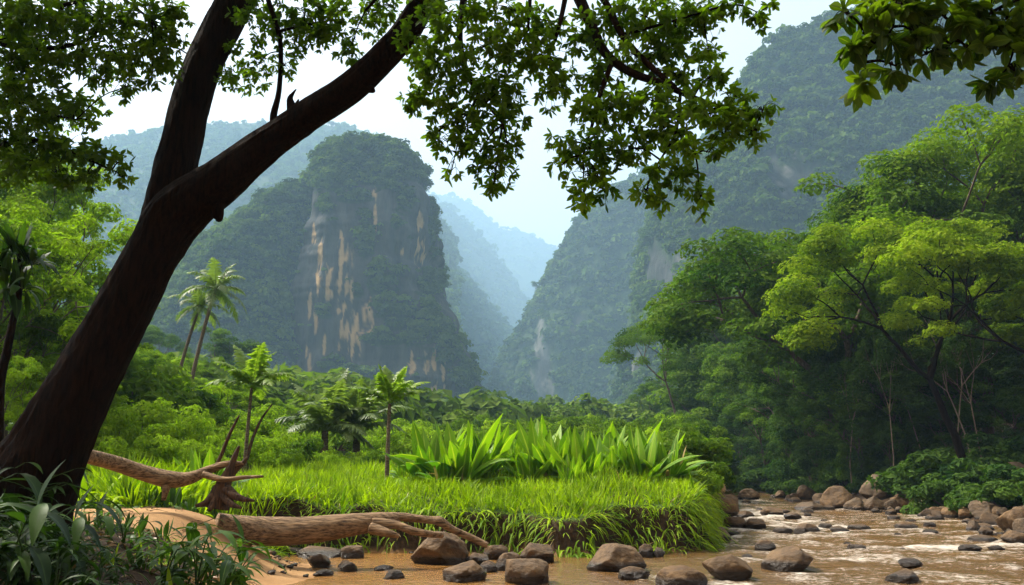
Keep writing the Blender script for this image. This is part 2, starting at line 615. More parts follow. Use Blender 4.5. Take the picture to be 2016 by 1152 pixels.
# rocks of the near water: px, bottom py, width px, height px, label
NEAR_ROCKS = [
    (865, 1113, 114, 64, "large flat topped tan boulder under the thin end of the long driftwood log"),
    (915, 1146, 86, 40, "low wedge shaped stone standing in the shallows below the flat topped boulder"),
    (1035, 1151, 92, 50, "rounded brown rock with a peaked top at the bottom edge of the shallows"),
    (1058, 1109, 66, 40, "round brown rock sitting against the undercut grass bank"),
    (1212, 1126, 114, 54, "wide brown boulder under the overhanging grass lobe of the bank"),
    (1248, 1143, 62, 28, "small dark stone in the water below the wide bank boulder"),
    (1342, 1160, 102, 44, "dark flat topped block of rock cut by the bottom edge of the photo"),
    (1433, 1141, 96, 50, "peaked brown rock in the stream right of the dark flat block"),
    (1551, 1123, 100, 46, "broad sloping boulder alone in the foaming stream"),
    (1506, 1083, 44, 20, "small dark dome of rock upstream of the broad sloping boulder"),
    (1778, 1148, 64, 27, "black wet rock low in the water near the bottom right"),
    (1427, 1016, 58, 42, "thick brown boulder at the upstream end of the grass bank"),
    (1520, 1016, 44, 18, "smooth oval stone alone in white water mid stream"),
    (1588, 1049, 48, 19, "tan domed rock in the middle of the white rapids"),
    (1651, 1049, 38, 14, "small flat rock just right of the tan domed rock in the rapids"),
    (1691, 1044, 44, 13, "low ridge shaped rock in the stream beyond the small flat rock"),
    (1784, 1042, 42, 15, "dark square rock in the calm stream before the stony far bank"),
    (1831, 1049, 30, 8, "thin brown stone barely above water beside the dark square rock"),
    (1440, 1055, 36, 12, "flat pale brown stone by the corner of the grass bank"),
    (1413, 1068, 52, 30, "leaning brown rock against the right end of the grass bank"),
    (1447, 1041, 40, 24, "dark rock between the thick boulder and the flat pale stone"),
    (1487, 1042, 42, 22, "brown pair topped rock at the edge of the left rapids"),
    (1467, 1020, 34, 15, "low grey stone right behind the thick brown boulder"),
    (1937, 1046, 34, 16, "dark knobbly stone standing off the far right bank"),
    (1936, 1069, 56, 15, "flat submerged slab in front of the big right edge boulder"),
    (2004, 1050, 66, 52, "big smooth brown boulder cut by the right edge of the photo"),
    (2004, 1072, 56, 28, "low grey slab under the big boulder at the right edge"),
    (1474, 984, 44, 22, "cracked brown boulder far upstream in the pale rapids"),
    (1443, 984, 26, 12, "small brown stone left of the cracked boulder far upstream"),
    (977, 1102, 46, 29, "upright brown stone right of the flat topped boulder"),
    (940, 1112, 44, 24, "grey brown stone tucked beside the flat topped boulder"),
    (1006, 1119, 56, 32, "smooth slanted stone in the middle of the shore cluster"),
    (961, 1128, 34, 25, "small pointed stone in front of the shore cluster"),
    (986, 1124, 28, 20, "tiny brown stone wedged in the shore cluster"),
    (627, 1119, 46, 27, "angular tan stone on the sandy beach by the water"),
    (684, 1125, 38, 24, "pale tan stone at the brown waterline of the beach"),
    (636, 1133, 40, 13, "flat stone half sunk in wet sand on the beach"),
    (628, 1098, 92, 22, "long low stone in the shade under the driftwood log"),
    (694, 1100, 46, 26, "dark rounded stone in the shadow under the driftwood log"),
    (577, 1092, 34, 14, "small tan stone at the top of the beach under the log"),
    (775, 1141, 42, 20, "smooth oval stone in the shallow brown water"),
    (756, 1124, 38, 13, "flat stone with a pebble on it in brown shallows"),
    (1272, 1096, 32, 26, "small brown rock at the foot of the right grass bank"),
    (1298, 1096, 22, 20, "little reddish stone next to the small rock at the bank foot"),
    (531, 1098, 26, 16, "small dark cobble at the left end of the log shade"),
]
# water: a sheet with real ripples
wx = np.concatenate([axis((-8, 20, .075)), geom_axis(20.2, 90, 60)])
wy = np.concatenate([axis((-40, 8, 2)), axis((8, 30, .075)), geom_axis(30.1, 260, 260)])
X, Y = np.meshgrid(wx, wy)
pts = np.stack([X * 1.1, Y * .8, X * 0], -1).reshape(-1, 3)
rip = fbm(pts * 1.6, 4, 31).reshape(X.shape)
rip3 = fbm(np.stack([X * 1.5, Y * 2.2, X * 0 + 9], -1).reshape(-1, 3), 4, 77).reshape(X.shape)
rip2 = 1 - np.abs(fbm(pts * np.array([.55, .9, 1]), 4, 44)).reshape(X.shape)
px, py = proj(np.stack([X, Y, X * 0], -1).reshape(-1, 3))
px, py = px.reshape(X.shape), py.reshape(X.shape)
calm = smooth01((1330 - px) / 150) * smooth01((py - 1075) / 20)
# rapids zones of the stream, in metres on the water
foamz = .42 * smooth01((X - 3.2) / 2.5) * smooth01((60 - Y) / 20) * (Y > 0)
for (cx, cyy, rx, ry, a) in [(9.6, 34, 2.6, 9, 1.0), (13, 60, 3.2, 16, 1.05), (9.5, 26.5, 3.6, 2.6, .95), (7.6, 23.3, 2.6, 1.6, .8), (9.3, 19.6, 3.0, 1.0, .85),
                             (5.2, 15.2, 1.6, .8, .7), (6.4, 17.0, 3.4, .8, .7), (12, 30, 2.4, 2.5, .55), (9.6, 15.2, 2.2, 1.0, .6), (2.2, 14.2, 1.3, .5, .7), (.9, 15.3, .8, .35, .6), (24, 95, 6, 30, .9)]:
    q = ((X - cx) / rx) ** 2 + ((Y - cyy) / ry) ** 2
    foamz = np.maximum(foamz, a * np.exp(-q))
for (rx_, ry_, rw, rh, _) in NEAR_ROCKS:
    b = PG(rx_, ry_, 0.0)
    wdt = rw / FPX * b[1]
    q = np.hypot((X - b[0]) / (wdt * .95), (Y - b[1] + .1) / (wdt * .75))
    q2 = np.hypot((X - b[0] + .15 * wdt) / (wdt * .7), (Y - b[1] + 1.1 * wdt) / (wdt * 1.5))
    foamz = np.maximum(foamz, (.75 if rx_ > 1300 else .15) * np.exp(-q2 ** 2 * 1.6))
    foamz = np.maximum(foamz, (.55 if rx_ > 1300 else .3) * np.exp(-(np.clip(q - .45, 0, 9) ** 2) * 5))
tur = np.clip(foamz, 0, 1)
Zw = (.045 + .06 * tur) * rip + (.03 + .03 * tur) * rip3 + .07 * tur * (rip2 - .6)
Zw *= np.where(calm > .5, .35, 1)
foam = np.clip(foamz * (.15 + .75 * smooth01((rip2 - .45) / .5) + .7 * smooth01((rip3 + .05) / .4)) * .9 + .12 * rip, 0, 1.2) * (1 - .75 * calm)
idx = np.arange(X.size).reshape(X.shape)
mb = MB()
mb.add(np.stack([X, Y, Zw], -1).reshape(-1, 3), np.stack([idx[:-1, :-1], idx[:-1, 1:], idx[1:, 1:], idx[1:, :-1]], -1).reshape(-1, 4),
       tint=foam.ravel(), edge=(smooth01((2.5 - X) / 4) * .7).ravel())
tag(link('river', mb.mesh('river', M['water'])), kind='structure')

# ------------------------------------------------------------------ hills
def crown_templates(n, k, rng, leaf):
    out = []
    for _ in range(k):
        # a crown of several leafy domes
        cs = np.vstack([[0, 0, .15], np.c_[rng.uniform(-.32, .32, (4, 2)), rng.uniform(-.05, .22, 4)]])
        w_ = rng.integers(0, len(cs), n)
        d = sph(n, rng)
        d[:, 2] = np.where(d[:, 2] < -.25, -d[:, 2], d[:, 2])
        r = rng.uniform(.24, .34, n)[:, None]
        c = cs[w_] + d * r * np.array([1, 1, .85])
        V, Q, _i = cards(c, d + np.array([0, 0, .35]) + rng.normal(size=(n, 3)) * .35, rng.uniform(.7, 1.25, n) * leaf, rng, .75)
        out.append((V, Q, rng.uniform(-.12, .12, n).repeat(4)))
    return out


def scatter_crowns(mb, pos, size, tint, temps, rng):
    for k, (TV, TQ, TT) in enumerate(temps):
        sel = np.where(np.arange(len(pos)) % len(temps) == k)[0]
        if not len(sel):
            continue
        a = rng.uniform(0, 2 * np.pi, len(sel))
        c, s = np.cos(a)[:, None], np.sin(a)[:, None]
        sx = size[sel][:, None]
        sz = sx * rng.uniform(.75, 1.25, len(sel))[:, None]
        VX = pos[sel, 0:1] + (TV[None, :, 0] * c - TV[None, :, 1] * s) * sx
        VY = pos[sel, 1:2] + (TV[None, :, 0] * s + TV[None, :, 1] * c) * sx
        VZ = pos[sel, 2:3] + (TV[None, :, 2] + .15) * sz
        Vv = np.stack([VX, VY, VZ], -1).reshape(-1, 3)
        Qv = (TQ[None] + (np.arange(len(sel)) * len(TV))[:, None, None]).reshape(-1, 4)
        mb.add(Vv, Qv, tint=np.clip(tint[sel][:, None] + TT[None], 0, 1).ravel())


TEMP_HI = crown_templates(120, 6, rng, .21)
TEMP_MID = crown_templates(64, 6, rng, .29)
TEMP_LO = crown_templates(34, 6, rng, .40)


def sample_faces(V, Q, n, rng, weight=None):
    a, b, c, d = V[Q[:, 0]], V[Q[:, 1]], V[Q[:, 2]], V[Q[:, 3]]
    nr = np.cross(c - a, d - b)
    ar = np.linalg.norm(nr, axis=1)
    p = ar * (weight if weight is not None else 1)
    f = rng.choice(len(Q), n, p=p / p.sum())
    u, v = rng.random((2, n, 1))
    return (a[f] * (1 - u) + b[f] * u) * (1 - v) + (d[f] * (1 - u) + c[f] * u) * v, f, nr[f] / np.maximum(ar[f][:, None], 1e-9)


def loft(D, left, right, hy_top, hy_bot, nz, na, amp, flute, seed, expo=2.6, zbot=None):
    """Hill built up from noisy cross sections whose left and right limits follow given profiles at distance D."""
    l = np.array([P(x, y, D)[[2, 0]] for x, y in left])[::-1]
    r = np.array([P(x, y, D)[[2, 0]] for x, y in right])[::-1]
    z1 = max(l[-1, 0], r[-1, 0])
    z0 = -5.0 if zbot is None else zbot
    tz = np.linspace(0, 1, nz) ** .9
    z = z0 + (z1 - z0) * tz
    xl, xr = np.interp(z, l[:, 0], l[:, 1]), np.interp(z, r[:, 0], r[:, 1])
    cx, hx = (xl + xr) / 2, np.maximum((xr - xl) / 2, .5)
    f = (z - z0) / (z1 - z0)
    hy = hy_bot + (hy_top - hy_bot) * f
    hy = hy * np.sqrt(np.clip(1 - f ** 12, .003, 1))
    ang = np.linspace(0, 2 * np.pi, na, endpoint=False)
    c, s = np.cos(ang), np.sin(ang)
    ex = 2 / expo
    XX = cx[:, None] + hx[:, None] * np.sign(c) * np.abs(c) ** ex
    YY = D - hy[:, None] * np.sign(s) * np.abs(s) ** ex
    ZZ = np.repeat(z[:, None], na, 1)
    V = np.stack([XX, YY, ZZ], -1).reshape(-1, 3)
    sc = 60.0 * amp / 10
    n1 = fbm(V / np.array([sc, sc, sc * 1.4]), 5, seed)
    n2 = fbm(V / np.array([sc * .32, sc * .32, sc * 2.2]), 4, seed + 5)
    n3 = fbm(V / np.array([sc * 3, sc * 3, sc * .22]), 3, seed + 9)
    fr = np.repeat(f[:, None], na, 1).ravel()
    taper = np.clip((1 - fr) * 12, 0.05, 1)
    out = np.stack([np.tile(c, nz), -np.tile(s, nz), np.zeros(nz * na)], -1)
    V = V + out * ((amp * n1 + flute * n2 + flute * .5 * n3) * taper)[:, None]
    V[:, 2] += np.where(fr > .9, amp * .25 * fbm(V / sc * 2.2, 3, seed + 3), 0)
    i = np.arange(nz - 1)[:, None] * na
    j = np.arange(na)[None]
    j2 = (j + 1) % na
    Q = np.stack([i + j, i + j2, i + na + j2, i + na + j], -1).reshape(-1, 4)
    V = np.vstack([V, [[cx[-1], D, z1 + amp * .1]]])
    e = (nz - 1) * na
    T = np.stack([np.full(na, len(V) - 1), e + np.arange(na), e + (np.arange(na) + 1) % na], -1)
    return V, Q, T


def blobs_at(px, py, lst):
    r = np.zeros(len(px))
    for (x, y, a, b) in lst:
        r = np.maximum(r, np.exp(-(((px - x) / a) ** 2 + ((py - y) / b) ** 2)))
    return r


def hill_object(name, V, Q, T, mat, streaks, rock_fn, forest_n, size, temps, seed, label_dummy=None, tint_bias=0.0, front=True, ymax=None):
    r_ = np.random.default_rng(seed)
    px, py = proj(V)
    st_ = np.zeros(len(V))
    if streaks:
        wob = fbm(V / np.array([3.5, 3.5, 14]), 4, seed + 2)
        jag = fbm(V / np.array([1.8, 1.8, 22]), 3, seed + 4)
        for (x, y, a, b) in streaks:
            q = np.hypot((px - x) / (a * 1.35), (py - y) / (b * 1.35))
            st_ = np.maximum(st_, smooth01((1.0 - q + wob * .8 + jag * 1.5) / .6) * (q < 2.3))
    rock = rock_fn(V, px, py)
    mb = MB()
    mb.add(V, Q, T, tint=st_, edge=np.maximum(rock, st_))
    tag(link(name, mb.mesh(name, mat)), kind='structure')
    # forest on it
    rf = rock[Q].mean(1)
    wgt = np.clip(1 - rf, 0, 1) ** 2 + .012
    wgt *= (1 - np.clip(st_[Q].max(1), 0, 1))
    fpx, fpy = px[Q[:, 0]], py[Q[:, 0]]
    wgt *= (fpx > -150) & (fpx < 2170) & (fpy > -120) & (fpy < 1000)
    if ymax is not None:
        wgt *= V[Q[:, 0], 1] < ymax
    pos, f, nr = sample_faces(V, Q, forest_n, r_, wgt)
    big = fbm(pos / (size * 6), 3, seed + 1)
    sz = size * np.exp(r_.normal(0, .28, len(pos))) * (1 + .25 * big)
    sz = np.where(rf[f] > .55, sz * .55, sz)
    tint = np.clip(.42 + .35 * big + r_.normal(0, .2, len(pos)) + tint_bias, 0, 1)
    mb = MB()
    scatter_crowns(mb, pos, sz, tint, temps, r_)
    o = link('forest', mb.mesh('forest', M['forest'], smooth=False))
    tag(o, kind='stuff')
    return o


# the rock tower
TL = [(696, 288), (668, 294), (648, 304), (632, 330), (622, 400), (606, 500), (596, 600), (588, 700), (586, 830)]
TR = [(700, 286), (745, 290), (790, 300), (812, 320), (835, 358), (850, 400), (856, 440), (860, 520), (872, 580), (890, 640), (905, 690), (932, 760), (946, 840)]
V, Q, T = loft(500, TL, TR, 30, 62, 330, 520, 8.0, 8.5, 101, expo=2.7)
TOWER_PATCH = [(673, 505, 13, 22), (650, 547, 14, 24), (664, 560, 10, 30), (683, 566, 7, 20), (652, 580, 8, 12), (675, 602, 5, 12), (668, 612, 8, 4), (725, 618, 9, 20),
               (610, 600, 4, 17), (678, 655, 12, 18), (668, 683, 4, 12), (699, 664, 9, 27), (639, 672, 3, 14), (608, 714, 4, 22), (668, 779, 17, 18), (707, 760, 3, 17),
               (738, 381, 5, 8), (740, 440, 3, 18), (793, 495, 6, 10), (829, 495, 7, 21), (826, 432, 4, 16), (811, 719, 5, 18), (840, 719, 6, 14), (853, 709, 3, 18),
               (855, 776, 7, 18), (873, 735, 3, 28), (631, 500, 3, 18), (618, 459, 3, 12), (673, 470, 3, 10), (730, 657, 4, 6), (625, 555, 3, 14), (700, 640, 4, 10), (622, 640, 3, 14)]
TOWER_GREEN = [(720, 470, 16, 50), (742, 560, 26, 26), (790, 625, 46, 34), (845, 560, 30, 26), (835, 640, 40, 40), (705, 575, 14, 14), (640, 622, 18, 8), (880, 690, 26, 40), (915, 760, 24, 60),
               (655, 722, 20, 12), (765, 668, 60, 16), (640, 405, 20, 22), (690, 392, 36, 12), (800, 390, 24, 30), (852, 440, 8, 60), (780, 440, 10, 16), (745, 530, 20, 10),
               (700, 740, 30, 10), (780, 540, 16, 8), (760, 345, 70, 30), (660, 345, 60, 40)]


def tower_rock(V, px, py):
    n = fbm(V / np.array([14, 14, 20]), 4, 71)
    g = np.maximum(blobs_at(px, py, TOWER_GREEN), smooth01((378 - py + n * 40) / 30))
    g = np.maximum(g, smooth01((py - 800) / 40))
    g = g + .28 * n + np.where(np.abs(fbm(V / np.array([30, 30, 9]), 3, 77)) < .05, .25, 0)
    return smooth01((.62 - g) / .25)


hill_object('rock_tower_hill', V, Q, T, M['karst'], TOWER_PATCH, tower_rock, 3000, 7.0, TEMP_HI, 201, ymax=530, tint_bias=.02)

# its wooded shoulder on the left
SL = [(606, 366), (588, 372), (560, 386), (520, 412), (484, 440), (455, 470), (424, 500), (396, 532), (372, 575), (345, 620), (312, 690), (270, 780), (230, 860)]
SR = [(612, 366), (640, 374), (650, 500), (650, 700), (650, 860)]
V, Q, T = loft(515, SL, SR, 26, 120, 110, 240, 6.0, 3.0, 131, expo=2.1)
hill_object('shoulder_hill', V, Q, T, M['hill'], None, lambda V, px, py: smooth01((fbm(V / 25, 3, 5) - .35) / .2), 3600, 7.6, TEMP_HI, 231, ymax=560, tint_bias=.12)

# the big hill on the right and the ridge behind it
R1L = [(1900, 22), (1836, 36), (1740, 38), (1665, 44), (1623, 52), (1560, 78), (1524, 92), (1486, 116), (1474, 150), (1454, 172), (1440, 230), (1404, 310), (1320, 395), (1266, 455), (1246, 560), (1236, 650), (1222, 740), (1200, 820), (1190, 900)]
R1R = [(1910, 22), (2500, 10), (2600, 100), (2600, 900)]
V, Q, T = loft(640, R1L, R1R, 40, 240, 170, 420, 13.0, 7.0, 151, expo=2.6)
R1_ST = [(1565, 310, 5, 20), (1553, 338, 7, 9), (1290, 598, 5, 11), (1303, 600, 4, 14), (1245, 722, 3, 15), (1340, 512, 5, 9), (1270, 592, 3, 10), (1330, 690, 3, 12), (1540, 365, 4, 12)]


def r1_rock(V, px, py):
    g = blobs_at(px, py, [(1300, 560, 70, 110), (1545, 350, 60, 60), (1260, 700, 50, 110), (1400, 480, 60, 70)])
    n = fbm(V / np.array([18, 18, 50]), 4, 91)
    return smooth01((g * .6 + n * .9 - .42) / .3)


hill_object('great_hill', V, Q, T, M['hill'], R1_ST, r1_rock, 7000, 8.6, TEMP_MID, 251, ymax=650, tint_bias=.0)
R2L = [(1470, 215), (1440, 232), (1380, 280), (1345, 306), (1300, 330), (1240, 366), (1190, 392), (1150, 430), (1124, 462), (1112, 490), (1080, 545), (1052, 600), (1036, 650), (1010, 690), (988, 735), (978, 790), (965, 850)]
R2R = [(1480, 215), (1800, 300), (1800, 860)]
V, Q, T = loft(1050, R2L, R2R, 60, 230, 150, 380, 17.0, 9.0, 171, expo=2.3)
R2_ST = [(1065, 655, 5, 26), (1055, 690, 4, 10), (1048, 742, 3, 16), (1085, 765, 7, 20), (1070, 768, 4, 16), (1062, 775, 3, 12), (1054, 805, 3, 8), (1240, 735, 3, 10)]


def r2_rock(V, px, py):
    g = blobs_at(px, py, [(1070, 730, 30, 90), (1130, 640, 30, 60)])
    n = fbm(V / np.array([30, 30, 90]), 4, 93)
    return smooth01((g * .8 + n * .6 - .45) / .3)


hill_object('gorge_hill', V, Q, T, M['hill'], R2_ST, r2_rock, 5200, 10.5, TEMP_LO, 271, ymax=1060)


def ridge(pts, foot_d, foot_py, nu, nv, amp, seed, expo=1.3):
    """A long slope rising from a near foot to a ridge: pts are (px, py, distance)."""
    p = spline(np.array(pts, float), nu)
    R = np.array([P(*q) for q in p])
    F = np.array([P(q[0], foot_py, foot_d) for q in p])
    F[:, 2] = np.minimum(F[:, 2], R[:, 2] * .25)
    v = np.linspace(0, 1.35, nv)
    G = np.zeros((nv, nu, 3))
    for k, vv in enumerate(v):
        h = vv ** expo if vv <= 1 else 1 - (vv - 1) * 1.1
        G[k, :, :2] = F[:, :2] + (R[:, :2] - F[:, :2]) * vv
        G[k, :, 2] = F[:, 2] + (R[:, 2] - F[:, 2]) * h
    V = G.reshape(-1, 3)
    n = fbm(V / (amp * 9), 5, seed)
    V[:, 2] += amp * n * np.repeat(np.clip(4 * v * (1.05 - np.minimum(v, 1)), .12, 1), nu)
    i = np.arange(nv - 1)[:, None] * nu
    j = np.arange(nu - 1)[None]
    return V, np.stack([i + j, i + j + 1, i + nu + j + 1, i + nu + j], -1).reshape(-1, 4), None


flat = lambda V, px, py: np.zeros(len(V))
V, Q, T = ridge([(-500, 380, 1500), (-250, 350, 1500), (0, 318, 1550), (120, 300, 1600), (215, 272, 1700), (330, 254, 1750), (430, 246, 1750), (525, 242, 1750), (600, 252, 1750),
                 (660, 247, 1750), (715, 262, 1750), (750, 285, 1750), (820, 370, 1750), (900, 480, 1750)], 520, 760, 220, 120, 26, 301, 1.25)
hill_object('valley_side_hill', V, Q, T, M['hill'], None, flat, 9500, 12.5, TEMP_LO, 321, tint_bias=.05)
V, Q, T = ridge([(740, 400, 4200), (800, 388, 4200), (845, 382, 4200), (890, 384, 4200), (925, 396, 4200), (955, 418, 4200), (985, 446, 4200), (1030, 452, 4200), (1060, 466, 4200), (1105, 490, 4200), (1180, 520, 4200), (1300, 560, 4200)],
                2900, 800, 160, 60, 60, 341, 1.0)
hill_object('farthest_hill', V, Q, T, M['hill'], None, flat, 1800, 30, TEMP_LO, 361)
V, Q, T = ridge([(700, 300, 3000), (800, 352, 3000), (850, 388, 3000), (890, 412, 3000), (930, 446, 3000), (965, 486, 3000), (990, 520, 3000), (1015, 556, 3000), (1040, 600, 3000), (1075, 680, 3000), (1120, 780, 3000)],
                2200, 830, 160, 60, 45, 343, 1.0)
hill_object('far_spur_hill', V, Q, T, M['hill'], None, flat, 2000, 24, TEMP_LO, 363)
V, Q, T = ridge([(700, 440, 2000), (800, 480, 2000), (850, 505, 2000), (880, 520, 2000), (920, 550, 2000), (960, 596, 2000), (1000, 640, 2000), (1030, 690, 2000), (1060, 760, 2000), (1100, 860, 2000)],
                1300, 840, 160, 60, 30, 347, 1.0)
hill_object('near_spur_hill', V, Q, T, M['hill'], None, flat, 2600, 17, TEMP_LO, 367)
# ------------------------------------------------------------------ stones
def stone_mesh(seed, mat, sub=5):
    r_ = np.random.default_rng(seed)
    bm = bmesh.new()
    bmesh.ops.create_icosphere(bm, subdivisions=sub, radius=1)
    v = np.array([x.co[:] for x in bm.verts])
    f = np.array([[q.index for q in x.verts] for x in bm.faces])
    bm.free()
    off = r_.uniform(0, 50, 3)
    u = v * (1 + .30 * fbm(v * 1.1 + off, 3, seed)[:, None])
    for _ in range(7):
        n = norm(r_.normal(size=3) + np.array([0, 0, .15]))
        k = r_.uniform(.54, .84)
        dd = u @ n - k
        u = u - np.clip(dd, 0, None)[:, None] * n * .86
    u = u + v * (.05 * fbm(u * 3.2 + off, 4, seed + 1) + .028 * fbm(u * 9 + off, 4, seed + 2))[:, None]
    lo, hi = u.min(0), u.max(0)
    u = (u - (lo + hi) / 2) / (hi - lo)          # unit box
    u[:, 2] += .5 - .26                            # a quarter of it sits in the ground or water
    mb = MB()
    mb.add(u, T=f)
    return mb.mesh('stone', mat)


STONES = [stone_mesh(500 + k, M['rock']) for k in range(9)]
STONES_G = [stone_mesh(520 + k, M['rock_grey']) for k in range(9)]
sr = np.random.default_rng(11)


def put_stone(name, me, x, y, z, wid, hei, label, group=None, dep=None):
    o = link(name, me, loc=(x, y, z))
    o.scale = (wid, dep or wid * sr.uniform(.7, .95), hei / .74)
    o.rotation_euler = (sr.uniform(-.06, .06), sr.uniform(-.06, .06), sr.choice([0, math.pi]) + sr.uniform(-.35, .35))
    tag(o, label, 'rock', group)
    return o


for k, (rx_, ry_, rw, rh, lab) in enumerate(NEAR_ROCKS):
    b = PG(rx_, ry_, 0.0)
    for _ in range(3):
        b = PG(rx_, ry_, max(0.0, gz(b[0], b[1])))
    sc = b[1] / FPX / (ct + (ry_ - 576) / FPX * st) * 1.0
    wid, hei = rw * sc, rh * sc
    b[1] += wid * .3
    b[0] *= b[1] / (b[1] - wid * .3)
    put_stone('boulder' if rw > 60 else 'stone', STONES[k % 9], b[0], b[1], max(-.02, gz(b[0], b[1])), wid * 1.03, hei, lab, 'rocks in and beside the stream')

# the stony far bank
BANK = [(1655, 1002, 72, 46, "biggest pale tan boulder on the stony far bank"), (1728, 1002, 52, 25, "long rounded tan boulder right of the biggest far bank boulder"),
        (1762, 1003, 30, 26, "upright tan stone at the right end of the long rounded far bank boulder"),
        (1800, 985, 62, 38, "dark tilted boulder on the far bank under the bushes"), (1893, 987, 66, 30, "flat lying pale boulder at the foot of the far bank bushes"),
        (1955, 1018, 76, 36, "wide dark slab near the right end of the stony far bank"), (1910, 1020, 36, 22, "round tan stone at the waterline before the wide dark slab"),
        (1592, 984, 44, 30, "pointed dark boulder at the left part of the stony far bank"), (1822, 992, 40, 36, "steep grey boulder beside the dark tilted boulder on the far bank"),
        (1700, 1005, 40, 16, "low dark stone touching water below the long far bank boulder"), (1600, 1004, 70, 17, "flat brown shelf of rock at the water left of the biggest far bank boulder"),
        (1566, 975, 34, 16, "small grey stone at the upstream end of the stony far bank"), (2008, 985, 40, 36, "grey boulder half cut by the right edge above the slab")]
for k, (rx_, ry_, rw, rh, lab) in enumerate(BANK):
    b = PG(rx_, ry_, 0.0)
    for _ in range(12):
        b = .5 * b + .5 * PG(rx_, ry_, min(1.2, max(0.0, gz(b[0], b[1]))))
    sc = b[1] / FPX
    put_stone('boulder', STONES_G[k % 9] if k % 3 else STONES[k % 9], b[0], b[1] + .3, max(0, gz(b[0], b[1])) - .02, rw * sc * .92, rh * sc * .95, lab, 'rocks of the stony far bank')
RSH = np.array([(13.3, 22.5), (14.6, 26), (16.6, 32), (16.1, 38), (16.0, 42), (18.5, 54), (23.5, 72), (27.5, 90), (32, 113), (40, 133)], float)
cnt = 0
for q in range(330):
    tt = sr.random() ** 1.1 * (len(RSH) - 1.001)
    i = int(tt)
    p = RSH[i] + (RSH[i + 1] - RSH[i]) * (tt - i)
    off = sr.uniform(-.5, 4.2) * (1 + .02 * p[1])
    x, y = p[0] + off, p[1] + sr.normal(0, .5)
    z = max(gz(x, y), 0)
    wid = np.exp(sr.normal(-.85, .45)) * (1 if y < 60 else 1.4)
    far = y > 50
    lab = ("distant grey stone in the bouldery river edge upstream" if far else
           ("small brown stone packed in the far bank rubble" if wid < .55 else "brown boulder packed among others on the far bank"))
    put_stone('boulder' if wid >= .5 else 'stone', (STONES_G if sr.random() < .55 else STONES)[sr.integers(9)], x, y, z, wid, wid * sr.uniform(.45, .75), lab,
              'distant stones upstream' if far else ('far bank rubble' if wid < .55 else 'far bank boulders'))

for q in range(44):
    y = 15.5 + 45 * sr.random() ** 1.5
    xl = float(np.interp(y, RIVER[16:22, 1], RIVER[16:22, 0])) if y > 19.3 else 3.0
    xr = float(np.interp(y, RSH[:7, 1], RSH[:7, 0])) if y > 22.5 else 11.0
    f = sr.beta(.8, .8)
    x = xl + (xr - xl) * f
    wid = np.exp(sr.normal(-1.25, .4)) * (1 if y < 30 else 1.5)
    put_stone('stone', STONES[sr.integers(9)], x, y, -.02, wid, wid * sr.uniform(.3, .5), "small dark wet stone just breaking the surface of the rapids", 'small stones in the rapids')

# ------------------------------------------------------------------ turf, grass
def grass_points(n, poly, r_, cond=None):
    lo, hi = poly.min(0), poly.max(0)
    out = []
    while sum(map(len, out)) < n:
        q = r_.uniform(lo, hi, (n, 2))
        k = poly_sdf(q[:, 0], q[:, 1], poly) < 0
        out.append(q[k])
    return np.concatenate(out)[:n]


def make_grass(name, pts, L, W, lean_dir, lean, r_, droop, overhang=None):
    z, s, b, rg = ground_full(pts[:, 0], pts[:, 1])
    base = np.c_[pts, z - .02]
    n = len(pts)
    a = r_.uniform(0, 2 * np.pi, n)
    h = np.c_[np.cos(a), np.sin(a)] * r_.uniform(.05, .75, n)[:, None] + lean_dir * lean
    d = np.c_[h, np.ones(n)]
    sd = np.c_[-np.sin(a + r_.normal(0, .9, n)), np.cos(a), np.zeros(n)]
    return base, d, sd


gr = np.random.default_rng(21)
TURF = np.array([(-6.4, 17.6), (-5.6, 16.9), (-4.9, 17.1), (-4.75, 18.2), (-3, 18.45), (-1.2, 18.35), (0.2, 18.0), (.75, 17.1), (1.7, 17.2), (2.5, 18.3), (3.5, 18.4), (4.75, 19.0), (5.15, 21), (6.4, 26), (7.4, 30), (-3, 31), (-8, 30), (-8, 24), (-6.2, 20)], float)
mb = MB()
pts = grass_points(50000, TURF, gr)
pts = pts[gr.random(len(pts)) < np.clip(1.25 - (pts[:, 1] - 18) / 14, .3, 1)]
zz, ss, _, _ = ground_full(pts[:, 0], pts[:, 1])
ok = (ss > .26) | ((ss > -.02) & ((pts[:, 0] > 2.4) | (gr.random(len(pts)) < .22)))
pts, zz, ss = pts[ok], zz[ok], ss[ok]
# edge of the bank: outward direction
e = .06
gxn = (ground_full(pts[:, 0] + e, pts[:, 1])[1] - ss) / e
gyn = (ground_full(pts[:, 0], pts[:, 1] + e)[1] - ss) / e
edge = smooth01((.75 - ss) / .6)
n = len(pts)
clump = fbm(np.c_[pts * 1.3, pts[:, :1] * 0], 3, 3)
hgt = fbm(np.c_[pts * .9, pts[:, :1] * 0 + 5], 2, 8)
a = gr.uniform(0, 2 * np.pi, n)
sp = gr.uniform(.05, .65, n) + .25 * edge
d = np.c_[np.cos(a) * sp - gxn * edge * 1.0, np.sin(a) * sp - gyn * edge * 1.0, np.ones(n) * (1 - .35 * edge)]
sd = np.c_[np.cos(a + 1.57 + gr.normal(0, .8, n)), np.sin(a + 1.57 + gr.normal(0, .8, n)), np.zeros(n)]
L = gr.uniform(.20, .50, n) * (1 + .85 * hgt) * (1 + .35 * edge)
Vv, Q, li, ed = blades(np.c_[pts, zz - .02], d, sd, L, gr.uniform(.010, .020, n), gr.uniform(.25, 1.1, n) + .9 * edge, [.8, 1, .72, .05], mid=False)
tn = np.clip(.5 + .45 * clump + gr.normal(0, .22, n), 0, 1)
mb.add(Vv, Q, tint=tn[li])
